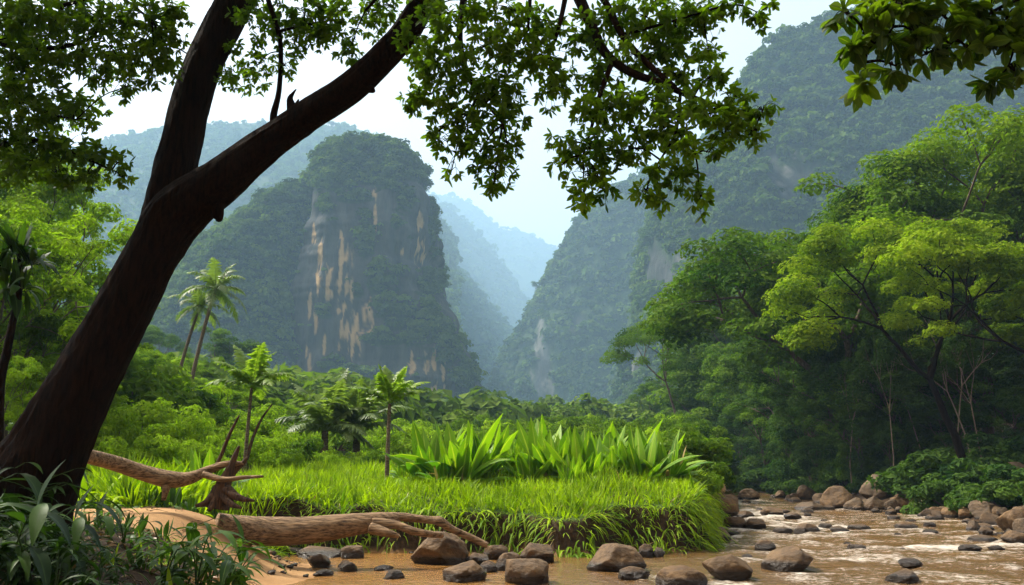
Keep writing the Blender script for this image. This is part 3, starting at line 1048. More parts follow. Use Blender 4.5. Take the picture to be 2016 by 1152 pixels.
# broader weedy blades through the turf and hanging off its lip
k = gr.random(n) < (.035 + .10 * edge)
b2 = np.c_[pts, zz][k]
m_ = k.sum()
Vv, Q, li, ed = blades(b2, d[k] + gr.normal(0, .25, (m_, 3)), sd[k], L[k] * 1.25, gr.uniform(.022, .040, m_), gr.uniform(.8, 1.9, m_), [.5, 1, .9, .6, .05], fold=.3)
mb.add(Vv, Q, tint=np.clip(tn[k] - .25 * edge[k] + gr.normal(0, .2, m_), 0, 1)[li])
# dry straw among it
k = gr.random(n) < .045 + .05 * (clump < -.35)
m_ = k.sum()
Vv, Q, li, ed = blades(np.c_[pts, zz][k], d[k] + gr.normal(0, .5, (m_, 3)), sd[k], L[k] * 1.0, gr.uniform(.008, .014, m_), gr.uniform(.6, 2.4, m_), [.7, 1, .7, .05], mid=False)
mb.add(Vv, Q, tint=gr.random(m_)[li], mat=1)
# runners hanging down the bank face
lip = np.array([(-4.6, 18.3), (-3, 18.55), (-1.2, 18.45), (0.2, 18.15), (.75, 17.25), (1.7, 17.35), (2.5, 18.45), (3.5, 18.55), (4.6, 19.15), (5.05, 21), (6.3, 26)])
tt = gr.uniform(0, len(lip) - 1.001, 1300)
i = tt.astype(int)
q = lip[i] + (lip[i + 1] - lip[i]) * (tt - i)[:, None]
tang = norm(lip[i + 1] - lip[i])
on = np.c_[tang[:, 1], -tang[:, 0]]
gapn = vnoise(np.c_[q * 1.1, q[:, :1] * 0], 19)
kr = (gr.random(1300) < .85) & (gapn < .12) | (gr.random(1300) < .12)
q = q - on * gr.uniform(.05, .4, 1300)[:, None]
zq = ground_full(q[:, 0], q[:, 1])[0]
dd = np.c_[on * gr.uniform(.5, 1.3, 1300)[:, None] + gr.normal(0, .35, (1300, 2)), gr.uniform(-.2, .8, 1300)]
Vv, Q, li, ed = blades(np.c_[q, zq + .02], dd, np.c_[tang + gr.normal(0, .4, (1300, 2)), np.zeros(1300)], gr.uniform(.25, .6, 1300), gr.uniform(.012, .03, 1300), gr.uniform(1.2, 3.2, 1300), [.6, 1, .9, .6, .05], fold=.2)
Q = Q[kr[li[Q[:, 0]]]]
mb.add(Vv, Q, tint=np.clip(gr.normal(.3, .25, 1300), 0, 1)[li])
tag(link('grass', mb.mesh('grass', [M['grass'], M['straw']], smooth=False)), kind='stuff')

# roots and dead stems on the undercut bank
mb = MB()
for q_ in range(150):
    t_ = gr.uniform(0, len(lip) - 1.001)
    i = int(t_)
    p0 = lip[i] + (lip[i + 1] - lip[i]) * (t_ - i)
    tg = norm(lip[i + 1] - lip[i])
    o_ = np.array([tg[1], -tg[0]])
    z = gz(*(p0 - o_ * .15))
    ln = gr.uniform(.2, .6)
    ptsr = [np.r_[p0 - o_ * .1, z]]
    for s_ in range(4):
        ptsr.append(ptsr[-1] + np.r_[o_ * gr.uniform(.0, .1) + tg * gr.normal(0, .05), -ln / 4])
    Vv, Q, T = tube(spline(ptsr, 8), np.linspace(.014, .004, 8) * gr.uniform(.6, 1.5), 4)
    mb.add(Vv, Q, T)
tag(link('bank_roots', mb.mesh('bank_roots', M['stumpwood'])), kind='stuff')

# ------------------------------------------------------------------ broad leaved clumps
def leaf_rosette(n, Lr, Wr, spread, droop, r_, prof=(.18, .55, .9, 1, .85, .5, .03), base_r=.12, wave=.0):
    a = r_.uniform(0, 2 * np.pi, n)
    sp = np.abs(r_.normal(0, spread, n)) + .06
    d = np.c_[np.cos(a) * sp, np.sin(a) * sp, np.ones(n)]
    rr = base_r * np.sqrt(r_.random(n))
    droop = (droop[0], droop[1] * 1.25)
    base = np.c_[np.cos(a) * rr, np.sin(a) * rr, np.zeros(n)]
    tw = r_.normal(0, .5, n)
    sd = np.c_[-np.sin(a + tw), np.cos(a + tw), r_.normal(0, .25, n)]
    L = r_.uniform(*Lr, n)
    return blades(base, d, sd, L, L * r_.uniform(*Wr, n), r_.uniform(*droop, n) * (sp + .25), list(prof), fold=.28)


def clump_mesh(seed, n, Lr, Wr=(.095, .16), spread=.55, droop=(.4, 2.1), mat=None, base_r=.15):
    r_ = np.random.default_rng(seed)
    Vv, Q, li, ed = leaf_rosette(n, Lr, Wr, spread, droop, r_, base_r=base_r)
    mb = MB()
    mb.add(Vv, Q, tint=np.clip(r_.normal(.5, .28, n), 0, 1)[li], edge=ed)
    return mb.mesh('leaves', mat or M['banana'])


CLUMPS = [clump_mesh(700 + k, 44, (.7, 1.75), spread=.68) for k in range(3)]
LOWCL = [clump_mesh(720 + k, 40, (.45, 1.2), spread=.58) for k in range(3)]
DRY = [clump_mesh(730 + k, 7, (.5, 1.0), (.05, .09), 1.1, (1.4, 3.0), M['straw'], .2) for k in range(2)]
gname = 'broad leaved clumps along the back of the grass bank'
ROWX = 1.22
for k, (x, y, d_, s, lab, proto) in enumerate([
        (905, 935, 21.5, 1.06, "tallest broad leaved clump in the middle of the grass bank", CLUMPS[0]),
        (848, 936, 22.5, .95, "broad leaved clump leaning left of the tallest clump", CLUMPS[1]),
        (955, 938, 22.3, .85, "broad leaved clump just right of the tallest clump", CLUMPS[2]),
        (1042, 944, 21.5, .92, "low broad leaved clump in the dip between the tall clump and the right row", LOWCL[0]),
        (1095, 944, 22.0, 1.12, "first upright clump of the right hand row of broad leaves", LOWCL[1]),
        (1150, 943, 21.3, 1.25, "second upright clump of the right hand row of broad leaves", LOWCL[2]),
        (1205, 942, 21.8, 1.2, "middle upright clump of the right hand row of broad leaves", LOWCL[0]),
        (1262, 940, 21.4, 1.12, "fourth upright clump of the right hand row of broad leaves", LOWCL[1]),
        (1312, 938, 21.6, .95, "end clump of the row of broad leaves with leaves reaching over the river", LOWCL[2]),
        (1068, 946, 22.9, .95, "narrow broad leaved clump filling the gap before the right hand row", CLUMPS[1]),
        (1178, 946, 23.0, .9, "broad leaved clump peeking out behind the middle of the right hand row", CLUMPS[2]),
        (1236, 944, 22.8, .95, "broad leaved clump standing behind the right part of the right hand row", CLUMPS[0]),
        (1290, 944, 22.6, .85, "broad leaved clump behind the end clump of the right hand row", CLUMPS[1]),
        (1124, 942, 20.9, .8, "short front clump between the first two clumps of the right hand row", LOWCL[0]),
        (876, 942, 20.9, .62, "small front clump at the left foot of the tallest clump", LOWCL[2]),
        (1012, 945, 23.5, .8, "small broad leaved clump behind the dip in the row", LOWCL[1]),
        (800, 925, 24.5, .7, "small leafy clump at the left foot of the slim palm", LOWCL[2]),
        (415, 905, 19.0, .74, "young banana like plant with upright leaves behind the fallen branch", CLUMPS[1])]):
    p = P(x, y, d_)
    z = gz(p[0], p[1])
    s = s * (1 if x == 415 else ROWX)
    o = thing('banana_plant' if x == 415 else 'broadleaf_plant', lab, 'plant', (p[0], p[1], z), None if x == 415 else gname, rz=k * 1.7, scale=s)
    link('leaves', proto, o)
    link('dry_leaves', DRY[k % 2], o)
# coarse leafy turf behind the fallen branch on the left
TALL = [clump_mesh(740 + k, 26, (.35, .8), (.035, .06), .55, (.5, 2.2), M['grass'], .25) for k in range(4)]
for k in range(64):
    x, y = gr.uniform(170, 400), 0
    d_ = gr.uniform(15.8, 20.5)
    p = P(x, 900, d_)
    o = thing('grass_tuft', "tuft of long bright grass behind the fallen branch", 'grass tuft', (p[0], p[1], gz(p[0], p[1])), 'grass tufts behind the fallen branch', rz=gr.uniform(0, 6.28), scale=gr.uniform(.8, 1.35))
    link('blades', TALL[k % 4], o)

# ------------------------------------------------------------------ palms
def palm_parts(seed, H, nf, L, lean=(0, 0), leaflet=.5, pairs=26, upright=.5, tr=.11, width=.035, mat=None, droop=1.6, sweep=.65):
    r_ = np.random.default_rng(seed)
    mbt, mbc = MB(), MB()
    tp = np.array([[0, 0, -.3], [lean[0] * .25, lean[1] * .25, H * .35], [lean[0] * .6, lean[1] * .6, H * .7], [lean[0], lean[1], H]])
    c = spline(tp, 24)
    rr = np.interp(np.linspace(0, 1, 24), [0, .1, 1], [tr * 1.5, tr, tr * .72]) * (1 + .06 * np.sin(np.arange(24) * 2.6))
    mbt.add(*tube(c, rr, 9))
    top = c[-1]
    for k in range(nf):
        a = k * 2.39996 + r_.uniform(-.2, .2)
        el = np.clip(1.35 - 2.0 * (k / nf) * (1 - upright * .5) + r_.uniform(-.15, .15), -.7, 1.45)
        hd = np.array([np.cos(a), np.sin(a), 0])
        d = hd * math.cos(el) + np.array([0, 0, math.sin(el)])
        S = 14
        p, pts = np.array(top), [np.array(top)]
        fl = L * r_.uniform(.8, 1.1)
        for s in range(S):
            d = norm(d + np.array([0, 0, -1]) * droop / S * (.35 + s / S))
            p = p + d * fl / S
            pts.append(p.copy())
        pts = np.array(pts)
        mbc.add(*tube(pts, np.linspace(.022, .004, S + 1) * (L / 2), 4), tint=.65)
        tt = np.linspace(.12, .99, pairs)
        ii = tt * S
        i0 = np.minimum(ii.astype(int), S - 1)
        bp = pts[i0] + (pts[i0 + 1] - pts[i0]) * (ii - i0)[:, None]
        al = norm(pts[i0 + 1] - pts[i0])
        sidev = norm(np.cross(al, np.array([0, 0, 1.0])) + 1e-6)
        for sg in (-1, 1):
            dv = sidev * sg + al * sweep + np.array([0, 0, .18]) + r_.normal(0, .1, al.shape)
            LL = leaflet * np.sin(np.pi * (.16 + .80 * tt)) * r_.uniform(.85, 1.1, pairs)
            sd = np.cross(dv, np.cross(al, sidev * sg)) * .6 + al
            Vv, Q, li, ed = blades(bp, dv, sd, LL, width * (.6 + .5 * np.sin(np.pi * tt)), r_.uniform(.5, 1.3, pairs), [.5, 1, .6, .05], fold=.15)
            mbc.add(Vv, Q, tint=np.clip(.45 + .25 * (k % 3 - 1) + r_.normal(0, .15, pairs), 0, 1)[li])
    return mbt.mesh('trunk', M['bark_palm']), mbc.mesh('crown', mat or M['palm'], smooth=False)


def put_palm(parts, x, top_py, d_, H0, label, group=None, rz=0.0):
    p = P(x, top_py, d_)
    z = gz(p[0], p[1])
    o = thing('palm_tree', label, 'palm', (p[0], p[1], z), group, rz, (p[2] - z) / H0)
    link('trunk', parts[0], o)
    link('crown', parts[1], o)
    return o


SLIM = palm_parts(801, 2.6, 12, 1.5, (.05, 0), .42, 30, .9, .06, .05, droop=1.5)
put_palm(SLIM, 492, 764, 25, 2.6, "small feathery palm with a slim bare trunk left of the rock tower foot", rz=.4)
SLIM2 = palm_parts(806, 2.6, 11, 1.55, (.03, 0), .36, 30, 1.2, .075, .05, droop=1.3)
put_palm(SLIM2, 766, 795, 24, 2.6, "slim palm with dead skirt and upright fronds in front of the rock tower", rz=1.1)
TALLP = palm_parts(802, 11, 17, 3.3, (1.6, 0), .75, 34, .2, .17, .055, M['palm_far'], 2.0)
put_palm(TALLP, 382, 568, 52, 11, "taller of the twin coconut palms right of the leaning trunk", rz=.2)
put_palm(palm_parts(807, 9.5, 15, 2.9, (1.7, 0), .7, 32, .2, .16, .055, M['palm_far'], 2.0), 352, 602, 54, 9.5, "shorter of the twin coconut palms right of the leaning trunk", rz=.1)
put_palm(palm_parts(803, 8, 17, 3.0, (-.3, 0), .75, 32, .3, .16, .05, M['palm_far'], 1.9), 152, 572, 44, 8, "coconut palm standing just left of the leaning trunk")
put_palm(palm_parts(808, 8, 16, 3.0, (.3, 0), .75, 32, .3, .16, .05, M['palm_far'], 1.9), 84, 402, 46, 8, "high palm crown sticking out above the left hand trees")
BUSHP = palm_parts(804, 1.0, 15, 1.7, (0, 0), .48, 28, .7, .12, .05, M['palm_far'], 1.6)
put_palm(BUSHP, 640, 848, 34, 1.0, "low bushy palm left of the slim palm with dead skirt", rz=.5)
put_palm(BUSHP, 704, 826, 35, 1.25, "low star shaped palm close left of the slim palm with dead skirt", rz=2.5)

# ------------------------------------------------------------------ trees
def rot_about(v, axis_, ang):
    axis_ = norm(axis_)
    return v * math.cos(ang) + np.cross(axis_, v) * math.sin(ang) + axis_ * np.dot(axis_, v) * (1 - math.cos(ang))


def tree_meshes(seed, H=18.0, clear=.35, levels=4, spread=.62, leaves=130, leaf=.30, pad=.075, flat=.5, mat='mid', bark='bark', lean=(0, 0), droopy=0.0, r0=None, skirt=0):
    r_ = np.random.default_rng(seed)
    mbt, tips = MB(), []
    r0 = r0 or H * .017

    def rec(p, d, L, r, lev):
        n = 6
        pts, p, d = [p], p.copy(), d.copy()
        for s in range(n):
            d = norm(d + r_.normal(0, .10, 3) + np.array([0, 0, .035]) * (1 if lev < 3 else -droopy))
            p = p + d * L / n
            pts.append(p)
        rr = np.linspace(r, r * .62, n + 1)
        mbt.add(*tube(pts, rr, 7 if lev < 2 else 5, cap=False))
        if lev >= levels:
            tips.append((pts[-1], lev))
            return
        if lev == levels - 1 and r_.random() < .5:
            tips.append((pts[-1], lev))
        k = 3 if lev in (0, 1) else int(r_.integers(2, 4))
        a0 = r_.uniform(0, 6.28)
        perp = norm(np.cross(d, [.31, .2, .9] if abs(d[2]) < .9 else [1, 0, 0]))
        for j in range(k):
            ax = rot_about(perp, d, a0 + j * 6.283 / k + r_.uniform(-.4, .4))
            nd_ = rot_about(d, ax, spread * r_.uniform(.6, 1.25))
            rec(pts[-1], nd_, L * r_.uniform(.62, .85) if lev else H * r_.uniform(.20, .27), r * .58, lev + 1)

    rec(np.array([0, 0, -.5]), norm([lean[0], lean[1], 1]), H * clear, r0, 0)
    c = np.array([t_[0] for t_ in tips])
    if skirt:
        # low leafy side shoots along the stem
        zz = r_.uniform(.12, clear + .25, skirt) * H
        a = r_.uniform(0, 6.28, skirt)
        q = np.c_[np.cos(a), np.sin(a)] * (r_.uniform(.06, .22, skirt) * H)[:, None]
        c = np.vstack([c, np.c_[q, zz]])
    top = c[:, 2].max() + H * .03
    s = H / top
    for k in range(len(mbt.V)):
        mbt.V[k] = mbt.V[k] * s
    c = c * s
    mbc = MB()
    R = H * pad * r_.uniform(.65, 1.3, len(c))
    pt = np.clip(r_.normal(.5, .22, len(c)), 0, 1)
    n = np.maximum((leaves * (R / (H * pad)) ** 2).astype(int), 20)
    w_ = np.repeat(np.arange(len(c)), n)
    N = len(w_)
    d = sph(N, r_)
    d[:, 2] = np.where((d[:, 2] < 0) & (r_.random(N) < .7), -d[:, 2], d[:, 2])
    lump = 1 + .55 * fbm(d * 2.6 + c[w_] * 3, 2, seed)
    pos = c[w_] + d * (R[w_] * np.where(r_.random(N) < .78, r_.uniform(.86, 1.0, N), r_.uniform(.3, .9, N)) * lump)[:, None] * np.array([1, 1, flat])
    pos[:, 2] -= (np.hypot(d[:, 0], d[:, 1]) ** 2) * R[w_] * .25
    Vv, Q, li = cards(pos, d + np.array([0, 0, .3]) + r_.normal(0, .3, (N, 3)), 1.3 * leaf * r_.uniform(.65, 1.3, N), r_, .55)
    mbc.add(Vv, Q, tint=np.clip(pt[w_] + r_.normal(0, .13, N), 0, 1)[li])
    return mbt.mesh('trunk', M[bark]), mbc.mesh('crown', M[mat], smooth=False)


def recolour(parts, mat):
    c = parts[1].copy()
    c.materials.clear()
    c.materials.append(M[mat])
    return parts[0], c


def put_tree(parts, x, top_py, d_, H0, label, group=None, rz=0.0, wide=1.0, name='tree', cat='tree'):
    p = P(x, top_py, d_)
    z = gz(p[0], p[1]) - .05
    s = max((p[2] - z) / H0, .05)
    o = thing(name, label, cat, (p[0], p[1], z), group, rz, (s * wide, s * wide, s))
    link('trunk' if cat == 'tree' else 'stems', parts[0], o)
    link('crown' if cat == 'tree' else 'foliage', parts[1], o)
    return o


def bush_meshes(seed, R=1.5, H=1.8, pads=26, leaves=110, leaf=.11, mat='bushy'):
    leaves, leaf = int(leaves * 1.5), leaf * 1.1
    r_ = np.random.default_rng(seed)
    mbt, mbc = MB(), MB()
    a = r_.uniform(0, 6.28, pads)
    el = np.arcsin(r_.uniform(.05, 1, pads))
    rad = r_.uniform(.55, 1.0, pads)
    c = np.c_[np.cos(a) * np.cos(el) * R * rad, np.sin(a) * np.cos(el) * R * rad, np.sin(el) * H * rad * .88]
    for q in c:
        b = q * np.array([.12, .12, 0])
        mbt.add(*tube(spline([b, b * .6 + q * .4 + r_.normal(0, .05, 3), q], 7), np.linspace(.03, .008, 7) * R / 1.5, 4, cap=False))
    Rp = R * r_.uniform(.16, .34, pads)
    pt = np.clip(r_.normal(.5, .24, pads), 0, 1)
    w_ = np.repeat(np.arange(pads), (leaves * (Rp / (R * .32)) ** 2).astype(int))
    N = len(w_)
    d = sph(N, r_)
    lump = 1 + .5 * fbm(d * 2.6 + c[w_] * 2, 2, seed)
    pos = c[w_] + d * (Rp[w_] * np.where(r_.random(N) < .78, r_.uniform(.86, 1.0, N), r_.uniform(.3, .9, N)) * lump)[:, None] * np.array([1, 1, .62])
    pos[:, 2] = np.maximum(pos[:, 2], .03)
    Vv, Q, li = cards(pos, d + np.array([0, 0, .3]) + r_.normal(0, .32, (N, 3)), 1.35 * leaf * r_.uniform(.6, 1.4, N), r_, .5)
    mbc.add(Vv, Q, tint=np.clip(pt[w_] + r_.normal(0, .15, N), 0, 1)[li])
    return mbt.mesh('stems', M['bark']), mbc.mesh('foliage', M[mat], smooth=False)


# right bank forest
TA = tree_meshes(901, 18, .34, 4, .60, 470, .20, .086, .50, 'fresh', lean=(.05, 0))
TB = tree_meshes(902, 18, .28, 4, .72, 380, .20, .066, .50, 'mid', lean=(-.30, -.05), droopy=.6)
TC = tree_meshes(903, 18, .42, 4, .52, 300, .24, .070, .52, 'deep', skirt=14)
TD = tree_meshes(904, 18, .30, 4, .58, 300, .24, .072, .55, 'deep', skirt=36)
TE = tree_meshes(905, 14, .46, 3, .85, 420, .20, .100, .34, 'mid', r0=.2)        # umbrella
TL_ = tree_meshes(906, 14, .45, 4, .66, 380, .16, .066, .42, 'lime', 'bark_big', lean=(-.25, 0))
TC_m, TD_m, TA_l = recolour(TC, 'mid'), recolour(TD, 'mid'), recolour(TA, 'mid')
put_tree(TA, 1872, 292, 50, 18, "tallest sunlit tree high on the right bank with open spreading limbs", rz=.3, wide=1.05)
put_tree(TA_l, 1800, 385, 56, 18, "light green tree just left of the tallest sunlit tree", rz=2.1, wide=.9)
put_tree(TA, 1990, 320, 52, 18, "sunlit tree at the right edge beside the tallest tree", rz=4.0, wide=.95)
put_tree(TB, 1665, 352, 57, 18, "wide green tree with dark arching limbs leaning over the river", rz=.0, wide=1.15)
put_tree(TB, 1560, 420, 62, 18, "drooping tree at the left front of the right bank forest", rz=1.1, wide=.85)
put_tree(TL_, 1850, 425, 40, 14, "lime green flat topped tree in front of the dark forest", rz=.2, wide=1.05)
put_tree(TL_, 1975, 470, 37, 14, "second lime green tree cut by the right edge of the photo", rz=2.4, wide=1.05)
put_tree(TE, 1327, 612, 100, 14, "lone umbrella shaped tree standing out against the hazy cliff", rz=.6, wide=.8)
far_trees = [(1440, 592, 118, TC_m), (1392, 640, 125, TD_m), (1500, 562, 112, TC_m), (1345, 700, 130, TD_m), (1285, 748, 150, TD_m), (1240, 790, 170, TD_m), (1420, 720, 105, TC_m), (1470, 660, 108, TD_m),
             (1330, 780, 125, TC_m), (1390, 800, 110, TD), (1210, 815, 200, TD_m), (1450, 800, 95, TD), (1515, 640, 92, TC_m), (1265, 830, 160, TD), (1310, 850, 130, TD), (1370, 860, 112, TD), (1180, 838, 230, TD), (1140, 850, 250, TD), (1100, 848, 270, TD_m), (1060, 856, 280, TD)]
for k, (x, t_, d_, pr) in enumerate(far_trees):
    put_tree(pr, x, t_, d_, 18, "hazy blue green tree of the far wood beyond the river bend", 'trees of the far wood at the river bend', rz=k * 1.3, wide=1.05)
mid_trees = [(1620, 520, 66, TD, 1.0), (1570, 600, 63, TD, .9), (1540, 700, 72, TD_m, .95), (1690, 480, 64, TD, 1.0), (1745, 460, 66, TD_m, 1.0), (1640, 650, 56, TD, .95), (1710, 620, 54, TC, 1.1),
             (1780, 560, 55, TC, 1.1), (1880, 520, 54, TC, 1.2), (1960, 520, 50, TC, 1.2), (1590, 760, 60, TD, .9), (1760, 680, 50, TD, 1.1), (1830, 650, 49, TC, 1.2), (1930, 640, 46, TC, 1.2),
             (2010, 600, 46, TC, 1.3), (1500, 760, 78, TD, 1.0), (1480, 840, 84, TD, 1.0), (1660, 740, 52, TD_m, .9), (1560, 840, 66, TD, 1.0), (1620, 840, 58, TD, 1.0),
             (1690, 800, 50, TD, 1.0), (1750, 830, 48, TD, 1.0), (1860, 780, 46, TD, 1.1), (1990, 760, 44, TD, 1.2), (1800, 790, 58, TD, 1.2), (1900, 700, 62, TD, 1.2), (1960, 440, 66, TD, 1.2), (1710, 430, 76, TD_m, 1.0), (1620, 470, 80, TD_m, .9)]
for k, (x, t_, d_, pr, wd) in enumerate(mid_trees):
    dark = pr in (TC, TD)
    put_tree(pr, x, t_, d_, 18, "shaded dark green tree inside the right bank forest" if dark else "mid green tree filling gaps of the right bank forest",
             'dark trees of the right bank forest' if dark else 'mid green trees of the right bank forest', rz=k * 2.1, wide=wd)
PALE = tree_meshes(911, 16, .62, 3, .4, 90, .3, .06, .6, 'deep', 'bark_pale', r0=.13, lean=(.08, 0))
for k, (x, t_, d_, rz, wd, lab) in enumerate([(1840, 560, 44, .3, .6, "slender pale trunked tree in the dark of the right bank forest"), (1880, 590, 43, 3.0, .7, "forked pale trunk beside the slender pale trunked tree"),
                                             (1728, 640, 46, 1.2, .6, "pale thin tree leaning near the middle of the right bank"), (1655, 700, 50, 5.0, .7, "pale stem tree near the boulder bank's left half"),
                                             (1905, 640, 41, 4.1, .7, "pale twisted trunk close behind the right bank bushes"), (1790, 640, 47, 2.4, .55, "straight pale pole like tree deep in the right bank shade")]):
    put_tree(PALE, x, t_, d_, 16, lab, rz=rz, wide=wd)
BD = [bush_meshes(930 + k, 1.7, 1.9, 26, 130, .17, 'deep') for k in range(3)]
for k, (x, t_, d_, wd) in enumerate([(1850, 868, 38, 1.2), (1910, 900, 35, 1.2), (1975, 905, 33, 1.3), (1800, 905, 40, 1.1), (1760, 925, 44, 1.1), (1880, 925, 34, 1.1), (1950, 940, 31, 1.1), (2015, 920, 30, 1.2),
                                    (1700, 925, 50, 1.0), (1640, 930, 56, 1.0), (1580, 915, 62, 1.1), (1530, 905, 72, 1.2), (1490, 915, 84, 1.2), (1920, 850, 42, 1.3), (1990, 850, 40, 1.3), (1460, 925, 110, 1.2), (1550, 925, 66, 1.1), (1670, 905, 54, 1.1), (1840, 930, 39, 1.0)]):
    put_tree(BD[k % 3], x, t_, d_, 1.9, "dark leafy bush at the foot of the right bank forest above the boulders", 'bushes above the stony far bank', rz=k * 1.1, wide=wd, name='bush', cat='bush')

# left bank and valley floor
BB = [bush_meshes(950 + k, 1.6, 1.9, 30, 190, .10, 'bushy') for k in range(4)]
BM = [bush_meshes(960 + k, 1.6, 1.9, 28, 170, .12, 'mid') for k in range(3)]
BL = [recolour(b, 'mid') for b in BB[:2]]
left_bushes = [(300, 690, 34, 1.0), (345, 720, 38, 1.0), (270, 760, 27, .9), (225, 800, 24, .9), (320, 775, 29, 1.0), (380, 765, 34, 1.1), (430, 790, 32, 1.0), (350, 815, 25, .9), (530, 806, 34, 1.0), (560, 838, 30, 1.0),
               (590, 858, 29, 1.0), (500, 850, 27, 1.0), (455, 835, 29, 1.0), (620, 882, 31, 1.0), (680, 872, 32, 1.0), (740, 880, 30, 1.0), (545, 880, 26, .9), (610, 838, 40, 1.0), (405, 845, 24, .8),
               (660, 893, 27, .9), (715, 896, 27, .9), (790, 890, 29, .9), (290, 830, 21.5, .8), (575, 890, 25, .8), (850, 880, 32, 1.1), (930, 890, 33, 1.1), (470, 800, 37, 1.0), (505, 790, 42, 1.0)]
for k, (x, t_, d_, wd) in enumerate(left_bushes):
    put_tree(BB[k % 4] if k % 5 else BM[k % 3], x, t_, d_, 1.9, "sunny yellow green bush in the thicket behind the grass bank" if k % 5 else "darker green bush in the thicket behind the grass bank",
             'sunny bushes behind the grass bank' if k % 5 else 'darker bushes behind the grass bank', rz=k * 1.9, wide=wd, name='bush', cat='bush')
for k in range(58):
    x, d_ = gr.uniform(840, 1400), gr.uniform(26, 75)
    p = P(x, 930, d_)
    if poly_sdf(np.array([p[0]]), np.array([p[1]]), RIVER)[0] < .5:
        continue
    o = thing('bush', "bush in the thicket between the broad leaved row and the river bend", 'bush', (p[0], p[1], gz(p[0], p[1]) - .1), 'bushes behind the broad leaved row', rz=k * 1.9, scale=.5 + d_ * .014)
    pr = (BM + BL + BB[:1])[k % 6]
    link('stems', pr[0], o)
    link('foliage', pr[1], o)
for k in range(26):
    y = 24 + 150 * (k / 26) ** 1.4
    x = float(np.interp(y, RIVER[17:24, 1], RIVER[17:24, 0])) - 1.0 - .02 * y
    o = thing('bush', "bush hanging over the left shore of the river behind the grass bank", 'bush', (x, y, gz(x, y) - .3), 'bushes on the left shore', rz=k * 1.3, scale=.65 + y * .012)
    link('stems', BM[k % 3][0], o)
    link('foliage', BM[k % 3][1], o)
SM = tree_meshes(921, 8, .25, 4, .6, 230, .13, .066, .55, 'bushy', r0=.1, skirt=14)
SM2 = recolour(SM, 'mid')
left_trees = [(20, 400, 24, SM, 1.0), (70, 430, 27, SM, .9), (110, 600, 30, SM, 1.0), (60, 610, 24, SM2, .9), (175, 640, 33, SM, 1.0), (215, 690, 30, SM2, .9), (130, 700, 24, SM, .9), (30, 700, 20, SM, .8),
              (-30, 480, 22, SM, 1.0), (90, 770, 20, SM, .8), (180, 740, 25, SM, .9), (20, 520, 28, SM2, 1.0), (100, 500, 34, SM2, 1.0), (50, 330, 36, SM, .9), (250, 700, 38, SM2, 1.0)]
for k, (x, t_, d_, pr, wd) in enumerate(left_trees):
    put_tree(pr, x, t_, d_, 8, "bright small tree in the sunny left hand thicket" if pr is SM else "darker small tree in the left hand thicket",
             'bright trees of the left thicket' if pr is SM else 'darker trees of the left thicket', rz=k * 1.7, wide=wd)
put_tree(TC_m, 432, 640, 130, 18, "round hazy tree at the foot of the wooded shoulder hill", rz=1.0, wide=1.4)
for k, (x, t_, d_) in enumerate([(340, 690, 120), (390, 730, 100), (470, 740, 110), (300, 640, 150), (520, 770, 120), (600, 800, 130), (660, 815, 140), (560, 790, 95), (720, 830, 130), (790, 840, 140), (880, 850, 150), (960, 850, 170), (1010, 855, 200), (420, 770, 80), (240, 620, 140), (200, 580, 160)]):
    put_tree([TC_m, TD_m][k % 2], x, t_, d_, 18, "hazy tree on the valley floor below the rock tower", 'valley floor trees below the rock tower', rz=k * 2.3, wide=1.3)
for k in range(24):
    x = 215 + 470 * k / 23 + gr.normal(0, 14)
    t_ = 655 + (x - 215) * .40 + gr.uniform(-12, 34)
    pr = SM if k % 3 else SM2
    put_tree(pr, x, t_, gr.uniform(40, 75), 8, "sunlit round tree on the slope between the palms and the rock tower" if pr is SM else "deeper green round tree on the slope between the palms and the rock tower",
             'sunlit trees of the palm slope' if pr is SM else 'deeper green trees of the palm slope', rz=k * 2.7, wide=1.15)
for k in range(22):
    x, d_ = gr.uniform(600, 860), gr.uniform(42, 66)
    p = P(x, 900, d_)
    o = thing('bush', "light green bush low between the slim palms and the valley wood", 'bush', (p[0], p[1], gz(p[0], p[1]) - .1), 'bushes between palms and valley wood', rz=k * 1.9, scale=.5 + d_ * .013)
    link('stems', BB[k % 4][0], o)
    link('foliage', BB[k % 4][1], o)
# valley floor wood that reads as one mass
vr = np.random.default_rng(33)
xy = np.c_[vr.uniform(-420, 330, 5200), 70 + 400 * vr.random(5200) ** .8]
sd_ = poly_sdf(xy[:, 0], xy[:, 1], RIVER)
a_ = np.abs(xy[:, 0] / xy[:, 1])
xy = xy[(sd_ > 6) & (a_ < .75) & ~((xy[:, 0] > 0) & (xy[:, 1] < 120))]
zf = ground_full(xy[:, 0], xy[:, 1])[0]
mb = MB()
scatter_crowns(mb, np.c_[xy, zf - .3], np.exp(vr.normal(1.75, .3, len(xy))), np.clip(vr.normal(.72, .22, len(xy)), 0, 1), TEMP_HI, vr)
tag(link('valley_wood', mb.mesh('valley_wood', M['forest'], smooth=False)), kind='stuff')
